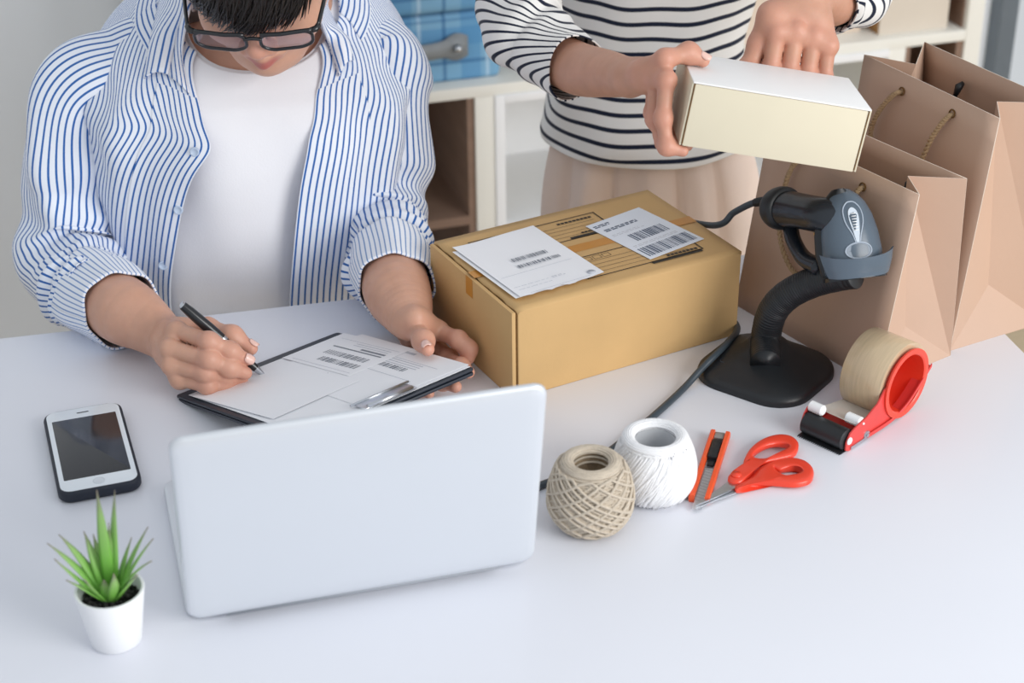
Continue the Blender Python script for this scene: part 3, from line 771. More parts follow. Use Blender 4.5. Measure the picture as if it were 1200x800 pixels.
boxo('blade_holder', .008, .032, -.0022, -.0009, .0012, .0045, M['metal'], td, bevel=.0004)
hp = [(.036, -.0016, .0045), (.070, -.0016, .0040), (.094, -.0016, .007), (.115, -.0016, .0165), (.148, -.0016, .0425)]
mb = MB(); P = spline(hp, 26); v, f = [], []
for i, p in enumerate(P):
    for dy, dz in ((-.0012, -.0016), (.012, -.0016), (.012, .0), (.0, .0), (.0, .0026), (-.0012, .0026)): v.append((p[0], p[1]+dy, p[2]+dz))
for i in range(len(P)-1):
    for j in range(6): k = (j+1) % 6; f.append((i*6+j, (i+1)*6+j, (i+1)*6+k, i*6+k))
f += [tuple(range(6)), tuple((len(P)-1)*6+j for j in range(5, -1, -1))]
mk('handle_bar', v, f, M['redmetal'], td, sharp=40)

# ------------------------------------------------------------------ barcode scanner in its stand
M['navyplastic'] = mat('blue_black_plastic', '20252C', .25, var=.05, scale=40)
M['greyplastic'] = mat('blue_grey_plastic', '55626F', .26, var=.03, scale=40)
ss = thing('scanner_stand', 'black gooseneck scanner stand with wide rounded foot', 'stand', gp(897, 437), 0)
sb = np.array(gp(897, 437))
def L(p): return np.array(p)-sb
rzb = math.radians(-37); c, s = math.cos(rzb), math.sin(rzb)
rings = []
nk = L(gp(897, 425))
for k, z, mix in ((1.0, 0, 0), (1.0, .004, 0), (.985, .007, 0), (.94, .0095, 0), (.75, .014, .15), (.5, .019, .45), (.36, .0225, .8), (.31, .025, 1), (.27, .0265, 1), (.10, .027, 1)):
    ring = []
    for x, y in rrect(.118, .112, .036, 8):
        a = math.atan2(y, x); rr = math.hypot(x, y); rr = rr*(1-mix)+.065*mix
        x2, y2 = rr*math.cos(a)*k, rr*math.sin(a)*k
        ring.append((x2*c-y2*s+nk[0]*(1-k)*1.2, x2*s+y2*c+nk[1]*(1-k)*1.2, z))
    rings.append(ring)
v, f = loft(rings); mk('foot', v, f, M['blackplastic'], ss, sharp=70)
for px_, py_ in ((849, 423), (941, 413)):
    q = L(gp(px_, py_, .014)); MB().lathe([(0, -.002), (.003, -.002), (.0032, .0012), (.0048, .0016), (.0052, .0005), (.0052, -.003)], 18).obj('screw_hole', M['navyplastic'], ss, loc=q)
npts = [L(gp(897, 425, .022)), L(ay(897, 398, -.052)), L(ay(905, 366, -.055)), L(ay(924, 345, -.06)), L(ay(955, 330, -.07)), L(ay(988, 322, -.085)), L(ay(1003, 320, -.093))]
P = spline(npts, 230); rr = [.0143*(1+.035*math.cos(i*2*PI/3.2)) for i in range(len(P))]
MB().tube(P, rr, 22).obj('gooseneck', M['blackplastic'], ss)
# cup that the head sits in
HC = ay(1006, 313, -.098)                              # centre of the nose, inside the cup
nrm = -fw*.80+np.array([.12, 0, .02]); nrm /= np.linalg.norm(nrm)      # direction the scanner's top faces
axh = np.array([-.05, .10, 1.0]); axh -= nrm*(axh@nrm); axh /= np.linalg.norm(axh)   # from the nose up the head
sid = np.cross(axh, nrm)
def HL(u, w, h): return L(HC+sid*u+nrm*w+axh*h)
rings = []
na = 33
for (r, h) in ((.0315, -.010), (.034, -.004), (.0365, .004), (.0385, .0125), (.0392, .0135), (.0370, .0130), (.0350, .004), (.0325, -.004), (.0300, -.009)):
    ring = []
    for a in np.linspace(-1.08, 1.08, na):
        dip = .006*math.cos(a*1.3)
        hh = h-(dip if h > .003 else 0)*(1.0)+.003*(abs(a)/1.08)**3
        ring.append(HL(r*math.sin(a)*1.05, r*math.cos(a)*.75-.013, hh))
    rings.append(ring)
rings.append(rings[0])
v, f = loft(rings, closed=False, cap=False); n9 = len(rings)
f.append(tuple(i*na for i in range(n9-1))); f.append(tuple(i*na+na-1 for i in range(n9-2, -1, -1)))
mk('cup', v, f, M['greyplastic'], ss, sharp=60)
mb = MB(); ring = [HL(.030*math.cos(a), .021*math.sin(a)-.012, -.0105) for a in np.linspace(0, 2*PI, 28, endpoint=False)]
ring2 = [HL(.030*math.cos(a), .021*math.sin(a)-.012, -.0070) for a in np.linspace(0, 2*PI, 28, endpoint=False)]
v, f = loft([ring, ring2]); mb.add(v, f); mb.obj('cup_floor', M['navyplastic'], ss, sharp=40)

sn = thing('barcode_scanner', 'dark grey handheld barcode scanner resting in the gooseneck stand', 'scanner', HC, 0)
def HN(u, w, h): return sid*u+nrm*w+axh*h
# head: sections up the axis; narrower at the top, domed towards the viewer
rings = []
for h, wu, wn, off in ((-.006, .0255, .016, -.012), (-.0055, .0275, .0185, -.012), (.0, .0285, .0195, -.012), (.015, .0285, .020, -.012), (.032, .0272, .0195, -.0125), (.048, .0242, .018, -.014), (.060, .0198, .0155, -.016), (.068, .0148, .012, -.019), (.0735, .009, .008, -.022), (.0755, .0032, .003, -.024)):
    rings.append([HN(wu*math.cos(a), (wn*math.sin(a) if math.sin(a) > 0 else wn*.9*math.sin(a))+off, h) for a in np.linspace(0, 2*PI, 40, endpoint=False)])
v, f = loft(rings); mk('head', v, f, M['greyplastic'], sn, sharp=80)
def onhead(u, h):            # a point on the domed face
    hs = [-.0055, .0, .015, .032, .048, .060, .068, .0735]; wu = [.0275, .0285, .0285, .0272, .0242, .0198, .0148, .009]; wn = [.0185, .0195, .020, .0195, .018, .0155, .012, .008]; of = [-.012, -.012, -.012, -.0125, -.014, -.016, -.019, -.022]
    a, b_, o_ = np.interp(h, hs, wu), np.interp(h, hs, wn), np.interp(h, hs, of)
    return HN(u, b_*math.sqrt(max(0, 1-(u/a)**2))+o_+.0002, h)
em = MB()
em.tube([onhead(.0125*math.cos(a), .015+.0075*math.sin(a)) for a in np.linspace(0, 2*PI, 40)], .0007, 6, cap=False)
loop = spline([(.0022, .023, 0), (.004, .030, 0), (.0085, .042, 0), (.0085, .053, 0), (.0045, .0595, 0), (0, .061, 0), (-.0045, .0595, 0), (-.0085, .053, 0), (-.0085, .042, 0), (-.004, .030, 0), (-.0022, .023, 0)], 50)
em.tube([onhead(p[0], p[1]) for p in loop], .0007, 6)
em.obj('raised_outline', mat('pale_grey_line', 'A9B4C2', .35), sn)
v = [onhead(.0118*math.cos(a), .015+.0068*math.sin(a)) for a in np.linspace(0, 2*PI, 30, endpoint=False)]
mk('logo_plate', v, [tuple(range(30))], mat('logo_plate_grey', '6C7988', .3), sn)
sg = MB()
for sgn in (1,):
    inner = spline([(.0014, .023, 0), (.0030, .032, 0), (.0048, .044, 0), (.0040, .052, 0), (0, .0555, 0), (-.0040, .052, 0), (-.0048, .044, 0), (-.0030, .032, 0), (-.0014, .023, 0)], 40)
v = [onhead(p[0], p[1])+nrm*.0004 for p in inner]
mk('status_light', v, [tuple(range(len(v)-1, -1, -1))], mat('clear_light_pipe', 'C9D2DC', .2), sn)
gv = MB()
for k in range(7):
    h = .034+k*.0026; gv.tube([onhead(-.0022, h)+nrm*.0006, onhead(.0022, h)+nrm*.0006], .00045, 5)
gv.obj('light_ribs', M['white'], sn)
# dark side band between head and handle
rings = []
for h, k in ((-.004, .99), (.015, 1.05), (.034, 1.06), (.050, 1.05), (.064, 1.0), (.0745, .62)):
    wu = np.interp(h, [-.006, .015, .032, .048, .060, .068, .0735], [.0265, .0285, .0272, .0242, .0198, .0148, .009])*k
    rings.append([HN(wu*math.cos(a)-.0035, -.0185+.0085*math.sin(a), h) for a in np.linspace(0, 2*PI, 32, endpoint=False)])
v, f = loft(rings); mk('rear_shell', v, f, M['blackplastic'], sn, sharp=70)
# handle: from the back of the head out to the left and away
HP = [HC+sid*0+nrm*-.018+axh*.048, ay(964, 252, -.055), ay(937, 247, -.025), ay(917, 244, -.004)]
P = spline([p-HC for p in HP], 40)
MB().tube(P, [.0205-.0015*math.sin(PI*i/39) for i in range(40)], 24, flat=.85).obj('grip', M['navyplastic'], sn)
P2 = spline([p-HC for p in (ay(922, 244, -.010), ay(914, 244, -.002), ay(907, 245, .006))], 12)
MB().tube(P2, [.0205, .0225, .0232, .0234, .0234, .0232, .0228, .022, .021, .0195, .0155, .006], 26, flat=.9).obj('grip_end', M['blackplastic'], sn)
G = spline([p-HC for p in (ay(926, 262, -.012), ay(930, 282, -.03), ay(943, 303, -.055), ay(962, 313, -.078))], 30)
MB().tube(G, [.0085, *[.0078]*14, *np.linspace(.0078, .0105, 15)], 16, flat=.8).obj('trigger_guard', M['navyplastic'], sn)
Tg = spline([p-HC for p in (ay(958, 272, -.055), ay(962, 283, -.062), ay(963, 290, -.068))], 10)
MB().tube(Tg, [.004, .004, .004, .004, .0038, .0036, .0034, .003, .0026, .002], 10).obj('trigger', mat('yellow_trigger', 'F0B92B', .4), sn)
# cable
bxy = lambda u, w: np.array([.0022+u*math.cos(.4985)-w*math.sin(.4985), -.113+u*math.sin(.4985)+w*math.cos(.4985)])
def tb(x, y, z=.0036): q = gp(x, y, z); return q
b1 = bxy(BL+.012, BW*.98); b2 = bxy(BL+.0075, BW*.55); b3 = bxy(BL+.008, .03); b4 = bxy(BL+.0065, -.006)
q0 = ay(906, 240, .010)
cable = [q0, ay(896, 236, .022), ay(882, 238, .036), ay(860, 249, .052), ay(838, 264, .064), np.array([b1[0]+.0, b1[1]+.012, T+.05]), np.array([b2[0]+.006, b2[1]+.03, T+.010]),
         np.array([b2[0], b2[1], T+.0045]), np.array([b3[0], b3[1], T+.006]), gp(864, 385, .010), gp(852, 402, .018), gp(838, 416, .0185), gp(822, 432, .0125), gp(800, 456, .0036), gp(765, 488, .0036), gp(728, 518, .0036), gp(700, 538, .0036), gp(660, 558, .0036), gp(632, 569, .0036), gp(590, 585, .0036), gp(560, 592, .0036)]
cb = MB().tube(spline(cable, 260), .0034, 12).obj('cable', mat('grey_cable', '3A444C', .4, var=.05), None)
tag(cb, 'dark grey cable running from the scanner past the parcel to the laptop', 'cable')
P = spline([q0, ay(896, 236, .022), ay(885, 237.3, .034)], 44)
MB().tube(P, [.0048*(1+.09*math.cos(i*2.1))*(1-.004*i) for i in range(44)], 14).obj('strain_relief', M['blackplastic'], cb)
# ------------------------------------------------------------------ white carton (held by the woman)
WB0 = np.array([.1636, -.07, 1.0506])
WBm = np.array([[.9837, -.0273, .1780], [.0137, .9969, .0775], [-.1795, -.0738, .9810]])
WL, WW, WH = .1637, .1007, .0604
def BB(u, v, w): return WB0+WBm@np.array([u, v, w])
M['whitecard'] = mat('cream_card', 'DCD3BB', .6, var=.015, scale=20, bump=.04)
M['whitetop'] = mat('white_card_lid', 'F4F3F2', .5, var=.008, scale=20)
wbx = thing('white_box', 'plain cream gift box held in both hands', 'box', BB(0, 0, -WH))
wbx.rotation_euler = Matrix(WBm.tolist()).to_euler()
boxo('body', .002, WL-.002, .0005, WW-.0005, 0, WH-.002, M['whitecard'], wbx, bevel=.0015)
boxo('lid', 0, WL, 0, WW, WH-.0018, WH, M['whitetop'], wbx, bevel=.0007)
boxo('end_flap', -.0006, .0012, .001, WW-.001, .0005, WH-.001, M['whitecard'], wbx, bevel=.0006)
boxo('end_flap', WL-.0012, WL+.0006, .001, WW-.001, .0005, WH-.001, M['whitecard'], wbx, bevel=.0006)
for x in (.0015, WL-.0018): boxo('cut_edge', x-.0004, x+.0005, .0002, WW-.0002, .002, WH-.0002, M['cartonedge'], wbx, bevel=0)

# ------------------------------------------------------------------ implicit surfaces for bodies
class SDF:
    def __init__(s): s.g = []                        # groups of (kind, params), blended inside a group by k
    def group(s, k): s.g.append((k, [])); return s
    def cap(s, a, b, ra, rb=None): s.g[-1][1].append(('c', np.array(a, float), np.array(b, float), ra, ra if rb is None else rb)); return s
    def chain(s, pts, rs):
        for i in range(len(pts)-1): s.cap(pts[i], pts[i+1], rs[i], rs[i+1])
        return s
    def limb(s, pts, rs, n=14):
        P = spline(pts, n); t = np.linspace(0, 1, len(pts)); R_ = spline(np.stack([np.array(rs), t, t], 1), n)[:, 0]
        s.g[-1][1].append(('l', P, R_)); return s
    def ell(s, c, r, R=None): s.g[-1][1].append(('e', np.array(c, float), np.array(r, float), None if R is None else np.array(R, float))); return s
    def dig(s, c, r, R=None): s.g[-1][1].append(('d', np.array(c, float), np.array(r, float), None if R is None else np.array(R, float))); return s
def prim(p, X, Y, Z):
    if p[0] == 'l':
        d = None
        for i in range(len(p[1])-1):
            q = prim(('c', p[1][i], p[1][i+1], p[2][i], p[2][i+1]), X, Y, Z); d = q if d is None else np.minimum(d, q)
        return d
    if p[0] == 'c':
        _, a, b, ra, rb = p; ba = b-a; l2 = float(ba@ba)+1e-12
        px, py, pz = X-a[0], Y-a[1], Z-a[2]
        t = np.clip((px*ba[0]+py*ba[1]+pz*ba[2])/l2, 0, 1)
        return np.sqrt((px-ba[0]*t)**2+(py-ba[1]*t)**2+(pz-ba[2]*t)**2)-(ra+(rb-ra)*t)
    _, c, r, R_ = p; px, py, pz = X-c[0], Y-c[1], Z-c[2]
    if R_ is not None:
        px, py, pz = (R_[0, 0]*px+R_[1, 0]*py+R_[2, 0]*pz, R_[0, 1]*px+R_[1, 1]*py+R_[2, 1]*pz, R_[0, 2]*px+R_[1, 2]*py+R_[2, 2]*pz)
    k0 = np.sqrt((px/r[0])**2+(py/r[1])**2+(pz/r[2])**2)+1e-9; k1 = np.sqrt((px/r[0]**2)**2+(py/r[1]**2)**2+(pz/r[2]**2)**2)+1e-9
    return k0*(k0-1)/k1
def smin(a, b, k):
    h = np.clip(.5+.5*(b-a)/k, 0, 1); return b*(1-h)+a*h-k*h*(1-h)
def evalsdf(s, X, Y, Z):
    D = None
    for k, ps in s.g:
        d = None
        for p in ps:
            q = prim(p, X, Y, Z)
            if p[0] == 'd': d = -smin(-d, q, k)
            else: d = q if d is None else smin(d, q, k)
        D = (k, d) if D is None else (k, smin(D[1], d, min(k, D[0], .0014)))
    return D[1]
def bounds(s, pad):
    lo = np.full(3, 9.0); hi = -lo
    for k, ps in s.g:
        for p in ps:
            if p[0] == 'c': 
                for q, r in ((p[1], p[3]), (p[2], p[4])): lo = np.minimum(lo, q-r); hi = np.maximum(hi, q+r)
            elif p[0] == 'l':
                for q, r in zip(p[1], p[2]): lo = np.minimum(lo, q-r); hi = np.maximum(hi, q+r)
            elif p[0] == 'e': lo = np.minimum(lo, p[1]-p[2].max()); hi = np.maximum(hi, p[1]+p[2].max())
    return lo-pad, hi+pad
def polygonise(s, h, post=None):
    lo, hi = bounds(s, 4*h+.006); n = np.ceil((hi-lo)/h).astype(int)+1
    ax = [np.float32(lo[i])+np.float32(h)*np.arange(n[i], dtype=np.float32) for i in range(3)]
    X, Y, Z = ax[0][:, None, None], ax[1][None, :, None], ax[2][None, None, :]
    F = np.asarray(evalsdf(s, X, Y, Z))
    if post is not None: F = post(F, X, Y, Z)
    S = F < 0
    c = S[:-1, :-1, :-1].astype(np.int8)
    for i, j, k in ((1,0,0),(0,1,0),(0,0,1),(1,1,0),(1,0,1),(0,1,1),(1,1,1)):
        c = c+S[i:n[0]-1+i, j:n[1]-1+j, k:n[2]-1+k]
    act = (c > 0) & (c < 8); I = np.argwhere(act); idx = np.full(act.shape, -1, np.int64); idx[tuple(I.T)] = np.arange(len(I))
    sm = np.zeros((len(I), 3)); ct = np.zeros(len(I))
    cor = [(0,0,0),(1,0,0),(0,1,0),(1,1,0),(0,0,1),(1,0,1),(0,1,1),(1,1,1)]
    val = [F[I[:, 0]+a, I[:, 1]+b, I[:, 2]+d] for a, b, d in cor]
    for i in range(8):
        for j in range(i+1, 8):
            if sum(abs(cor[i][t]-cor[j][t]) for t in range(3)) != 1: continue
            va, vb = val[i], val[j]; m_ = (va < 0) != (vb < 0); t = np.where(m_, va/(va-vb+1e-20), 0)
            P = np.array(cor[i])[None]+t[:, None]*(np.array(cor[j])-np.array(cor[i]))[None]
            sm += np.where(m_[:, None], P, 0); ct += m_
    V = lo+h*(I+sm/ct[:, None]); Fs = []
    for a in range(3):
        b, d = (a+1) % 3, (a+2) % 3
        sl0 = [slice(None)]*3; sl1 = [slice(None)]*3; sl0[a] = slice(0, -1); sl1[a] = slice(1, None)
        s0, s1 = S[tuple(sl0)], S[tuple(sl1)]; E = np.argwhere(s0 != s1)
        E = E[(E[:, b] > 0) & (E[:, d] > 0)]
        def cell(db, dd):
            q = E.copy(); q[:, b] -= db; q[:, d] -= dd; return idx[tuple(q.T)]
        q = np.stack([cell(1, 1), cell(0, 1), cell(0, 0), cell(1, 0)], 1)
        flip = ~s0[tuple(E.T)]; q[flip] = q[flip][:, ::-1]; Fs.append(q)
    Fq = np.concatenate(Fs)
    for _ in range(2):                              # pull the points onto the surface
        e = h*.25
        f0 = evalsdf(s, *V.T) if post is None else post(evalsdf(s, *V.T), *V.T)
        g = np.stack([(lambda W: (evalsdf(s, *W.T) if post is None else post(evalsdf(s, *W.T), *W.T)))(V+np.eye(3)[i]*e)-f0 for i in range(3)], 1)/e
        V = V-np.clip(f0, -h*.5, h*.5)[:, None]*g/(np.sum(g*g, 1)[:, None]+1e-6)*.7
    return V, Fq
def union(meshes):
    obs = []
    for V, F in meshes:
        me = bpy.data.meshes.new('tmp'); me.from_pydata(V.tolist(), [], F.tolist()); me.update()
        o = bpy.data.objects.new('tmp', me); C.objects.link(o); obs.append(o)
    a = obs[0]
    for o in obs[1:]:
        md = a.modifiers.new('u', 'BOOLEAN'); md.operation = 'UNION'; md.object = o
        try: md.solver = 'MANIFOLD'
        except Exception: md.solver = 'EXACT'
    dg = bpy.context.evaluated_depsgraph_get(); me = bpy.data.meshes.new_from_object(a.evaluated_get(dg))
    print('union', [len(m_[0]) for m_ in meshes], '->', len(me.vertices))
    if len(me.vertices) < sum(len(m_[0]) for m_ in meshes)*.6:
        v = []; f = []
        for V, F in meshes: f += (F+len(v)).tolist(); v += V.tolist()
        me = bpy.data.meshes.new('tmp2'); me.from_pydata(v, [], f); me.update()
    for o in obs: bpy.data.objects.remove(o)
    me.materials.clear(); return me
def skin_mat(name, col, lip, rough=.48):
    mt = mat(name, col, rough, var=.07, scale=55, bump=.10, bscale=420, sss=.12); nt = mt.node_tree; b = nt.nodes['Principled BSDF']
    src = b.inputs['Base Color'].links[0].from_socket
    at = nt.nodes.new('ShaderNodeAttribute'); at.attribute_name = 'tint'; sp = nt.nodes.new('ShaderNodeSeparateColor'); nt.links.new(at.outputs['Color'], sp.inputs[0])
    for ch, cc in (('Red', lip), ('Green', '2A1F1B'), ('Blue', 'D9917F')):
        mx = nt.nodes.new('ShaderNodeMix'); mx.data_type = 'RGBA'; nt.links.new(sp.outputs[ch], mx.inputs['Factor'])
        nt.links.new(src, mx.inputs['A']); mx.inputs['B'].default_value = lin(cc); src = mx.outputs['Result']
    nt.links.new(src, b.inputs['Base Color'])
    return mt
def tint(me, fn):
    V = np.zeros(len(me.vertices)*3); me.vertices.foreach_get('co', V); V = V.reshape(-1, 3)
    a = me.color_attributes.new('tint', 'FLOAT_COLOR', 'POINT'); c = np.zeros((len(V), 4)); c[:, 3] = 1; c[:, :3] = fn(V)
    a.data.foreach_set('color', c.ravel())

def hand(s, wrist, fore, fingers, thumb, r, wr=.021, kp=.016):
    """fingers: four chains MCP..tip; thumb: CMC, MCP, IP, tip; r: finger radius"""
    wrist = np.array(wrist)
    s.group(kp)
    s.limb([fore[i] for i in range(len(fore))]+[wrist], [q for q in fore_r])
    for i, fch in enumerate(fingers):
        m_ = np.array(fch[0]); w2 = wrist+(m_-np.mean([np.array(q[0]) for q in fingers], 0))*.35
        s.cap(w2, m_, wr*.72, r*1.18)
    s.cap(fingers[0][0], fingers[3][0], r*1.05, r*.95)
    s.cap(wrist, thumb[0], wr*.8, r*1.5); s.cap(thumb[0], thumb[1], r*1.5, r*1.25)
    for i in range(3):
        s.cap((np.array(fingers[i][0])+wrist)/2, (np.array(fingers[i+1][0])+wrist)/2, wr*.62)
    for i, fch in enumerate(fingers):
        k = (1.0, 1.03, .97, .84)[i]; q = r*k
        s.group(.006)
        n = len(fch); rs = np.interp(np.linspace(0, 1, n), [0, .4, .8, 1], [1.12*q, q, .92*q, .78*q])
        s.chain(fch, rs)
        for j in range(1, n-1): s.ell(fch[j], (q*1.07,)*3)
        s.ell(fch[0], (q*1.2,)*3)
    s.group(.008); rs = (r*1.4, r*1.2, r*1.12, r*.88)
    s.chain(thumb, rs); s.ell(thumb[2], (r*1.17,)*3)
    return s
M['nail'] = mat('fingernail', 'E8BFB2', .25, coat=.3)
def nail(parent, prev, tip, nrm_, r, l=.010, w=.0048):
    prev, tip, n_ = np.array(prev, float), np.array(tip, float), np.array(nrm_, float)
    d = tip-prev; d /= np.linalg.norm(d); n_ -= d*(n_@d); n_ /= np.linalg.norm(n_); s_ = np.cross(d, n_)
    v = []; f = []
    for i in range(7):
        a = -.55+i/6*1.0
        for j in range(7):
            b_ = (j/6-.5)*2; lim = math.sqrt(max(0.02, 1-max(0, a*2-.1)**2*.9)) if a > 0 else math.sqrt(max(.05, 1-(a*1.5)**2))
            x = b_*w*lim; z = r*math.sqrt(max(0, 1-(x/r)**2))*(1.0-.25*max(0, a)**2)+.0003
            v.append(tip+d*(a*l+.0005)+s_*x+n_*(z-.0003*abs(b_)**4*3))
    for i in range(6):
        for j in range(6): k = i*7+j; f.append((k, k+7, k+8, k+1))
    o = mk('fingernail', v, f, M['nail'], parent); solid(o, .0006, 0)
    return o

# ------------------------------------------------------------------ cloth helpers
def ring_levels(L, n):
    L = np.array(L, float); t = np.linspace(0, 1, len(L)); q = np.linspace(0, 1, n)
    S = spline(L[:, :3], n); out = [S[:, i] for i in range(3)]
    for i in range(3, L.shape[1]):
        S = spline(np.stack([L[:, i], t, t], 1), n); out.append(S[:, 0])
    return np.stack(out, 1)
def polar(levels, n, th0, th1, nth, yaw, off=0.0, disp=None, pw=2.3, closed=False):
    """levels: xc, yc, z, a, b, tilt.  angle 0 = towards the camera (front), positive = image right"""
    Lv = ring_levels(levels, n); G = np.zeros((n, nth, 3)); cy, sy = math.cos(yaw), math.sin(yaw)
    for i, (xc, yc, z, a, b_, tl) in enumerate(Lv):
        t0 = th0(i/(n-1)) if callable(th0) else th0; t1 = th1(i/(n-1)) if callable(th1) else th1
        th = np.linspace(t0, t1, nth, endpoint=not closed); s_, c_ = np.sin(th), np.cos(th)
        o_ = off(i/(n-1), th) if callable(off) else off
        if disp is not None: o_ = o_+disp(i/(n-1), th)
        x = (a+o_)*np.sign(s_)*np.abs(s_)**(2/pw); y = -(b_+o_)*np.sign(c_)*np.abs(c_)**(2/pw)
        G[i, :, 0] = xc+x*cy-y*sy; G[i, :, 1] = yc+x*sy+y*cy; G[i, :, 2] = z+tl*y
    return G
def gmesh(name, G, mt, parent, mode='u', closed=False, u0=0.0, flip=False, scale=None):
    n, m_ = G.shape[:2]
    du = np.linalg.norm(np.diff(G, axis=1), axis=2); U = np.concatenate([np.zeros((n, 1)), np.cumsum(du, 1)], 1)+u0
    dv = np.linalg.norm(np.diff(G, axis=0), axis=2); Vv = np.concatenate([np.zeros((1, m_)), np.cumsum(dv, 0)], 0)
    if mode == 'mirror': U = np.minimum(U, U[:, -1:]-U)
    if scale is not None: U = np.broadcast_to(np.linspace(0, scale, m_)[None], (n, m_))
    f = []
    for i in range(n-1):
        for j in range(m_ if closed else m_-1):
            k = (j+1) % m_; q = (i*m_+j, i*m_+k, (i+1)*m_+k, (i+1)*m_+j); f.append(q[::-1] if flip else q)
    uv = np.stack([U, Vv], 2).reshape(-1, 2)
    return mk(name, G.reshape(-1, 3), f, mt, parent, uv=uv)
def sleeve(name, path, radii, mt, parent, n=120, na=72, fold=None, u_scale=None, flat=1.0, ref=None, upos=0.0):
    P = spline(path, n); t = np.linspace(0, 1, len(path)); R_ = spline(np.stack([np.array(radii), t, t], 1), n)[:, 0]
    _, tg, U, V = frames(P)
    if ref is not None:
        r_ = np.array(ref, float); U = np.array([(lambda w: w/np.linalg.norm(w))(r_-q*(r_@q)) for q in tg]); V = np.cross(tg, U)
    a = np.linspace(0, 2*PI, na+1); G = np.zeros((n, na+1, 3))
    for i in range(n):
        rr = R_[i]+(fold(i/(n-1), a) if fold else 0)
        G[i] = P[i]+rr[:, None]*(np.cos(a)[:, None]*U[i]+flat*np.sin(a)[:, None]*V[i]) if not np.isscalar(rr) else P[i]+rr*(np.cos(a)[:, None]*U[i]+flat*np.sin(a)[:, None]*V[i])
    return gmesh(name, G, mt, parent, scale=u_scale), P, G

# ================================================================== the man
man = thing('person', 'man in blue striped open shirt and glasses writing on a clipboard', 'person', (-.28, .26, 0))
def child(root):                     # all figures are modelled in place; parts hang under a root at its base
    def fix(o):
        if o.parent is root: o.matrix_parent_inverse = Matrix.Translation(root.location).inverted()
        return o
    return fix
fixm = child(man)
SK = skin_mat('skin_man', 'CB9C85', 'B0524F')
HS_ = .93; HCn = None; HP_ = math.radians(37)
HR = np.array([[1, 0, 0], [0, math.cos(HP_), -math.sin(HP_)], [0, math.sin(HP_), math.cos(HP_)]])
HCn = ay(296, 45, .035)-HR@np.array([0, -.116, .004])*HS_
def head_sdf(c, R_, sc=1.0):
    s = SDF(); Wd = lambda x, y, z: np.array(c)+R_@(np.array([x, y, z])*sc)
    e = lambda p, r: s.ell(Wd(*p), np.array(r)*sc, R_)
    cp = lambda p, q, a, b: s.cap(Wd(*p), Wd(*q), a*sc, b*sc)
    s.group(.022)
    e((0, .012, .035), (.075, .094, .084)); e((0, -.032, -.025), (.060, .060, .080)); e((0, -.052, -.080), (.038, .036, .028))
    e((0, -.080, -.094), (.016, .014, .013))
    for q in (-1, 1): e((q*.036, -.060, -.036), (.026, .026, .028)); cp((q*.052, -.01, -.06), (q*.022, -.06, -.098), .016, .014)
    cp((0, .028, -.05), (0, .048, -.18), .052, .056)
    s.group(.007)
    s.g[-1][1].extend([])
    cp((-.036, -.078, .018), (.036, -.078, .018), .011, .011)
    cp((0, -.088, .012), (0, -.106, -.024), .0075, .0098); e((0, -.110, -.028), (.0100, .009, .0085))
    for q in (-1, 1):
        e((q*.0125, -.101, -.034), (.0085, .010, .0075)); e((q*.031, -.075, .0), (.0155, .0155, .0135))
        e((q*.077, .012, -.008), (.010, .020, .032))
    cp((-.021, -.086, -.0620), (0, -.0965, -.0600), .0040, .0060); cp((.021, -.086, -.0620), (0, -.0965, -.0600), .0040, .0060)
    cp((-.017, -.086, -.0700), (0, -.0950, -.0715), .0045, .0068); cp((.017, -.086, -.0700), (0, -.0950, -.0715), .0045, .0068)
    return s, Wd
hs, HW = head_sdf(HCn, HR, HS_)
head_mesh = polygonise(hs, .0022)
# forearms and hands
REl = ay(80, 306, .150); RWr = gp(190, 394, .030)
rf = [[gp(207, 388, .058), gp(245, 400, .062), gp(270, 411, .050), gp(289, 421, .038)],
      [gp(199, 409, .049), gp(245, 421, .048), gp(269, 431, .036), gp(288, 437, .027)],
      [gp(201, 428, .036), gp(241, 437, .034), gp(265, 442, .023), gp(284, 443, .018)],
      [gp(211, 444, .022), gp(243, 452, .021), gp(263, 451, .016), gp(279, 448, .0145)]]
rth = [gp(214, 388, .040), gp(243, 384, .046), gp(272, 394, .046), gp(294, 408, .036)]
s = SDF(); RF1, RF2 = ay(102, 336, .085), ay(142, 362, .000); fore_r = (.031, .034, .0285, .0220)
hand(s, RWr, [RF1, RF2, RF2*.45+RWr*.55+[0, 0, .002]], rf, rth, .0076, wr=.0165, kp=.009)
rhand = polygonise(s, .0014)
LEl = ay(450, 270, .170); LWr = gp(481, 376, .048)
# clipboard plane, used to rest the thumb
CW, CN, CE = gp(205, 462, .004), gp(395, 388, .004), gp(560, 428, .058)
ce_u = (CN-CW); CLu = np.linalg.norm(ce_u); ce_u /= CLu; ce_v = CE-CN; ce_v -= ce_u*(ce_v@ce_u); CLv = np.linalg.norm(ce_v); ce_v /= CLv
ce_n = np.cross(ce_v, ce_u); ce_n = ce_n if ce_n[2] > 0 else -ce_n
def onboard(x, y, h=0.0):
    d = ray(x, y); t = ((CW+ce_n*h-CAM)@ce_n)/(d@ce_n); return CAM+d*t
lf = [[onboard(513, 387, .004), onboard(537, 398, -.002), onboard(549, 409, -.012), onboard(549, 420, -.020)],
      [onboard(503, 396, -.016), onboard(526, 420, -.024), onboard(540, 430, -.022), onboard(549, 436, -.0215)],
      [onboard(490, 400, -.024), onboard(503, 438, -.028), onboard(519, 447, -.025), onboard(534, 453, -.0235)],
      [onboard(480, 402, -.024), onboard(484, 440, -.030), onboard(494, 455, -.028), onboard(503, 461, -.0265)]]
lth = [onboard(487, 381, .004), onboard(489, 388, .013), onboard(496, 399, .0155), onboard(501, 409, .0125)]
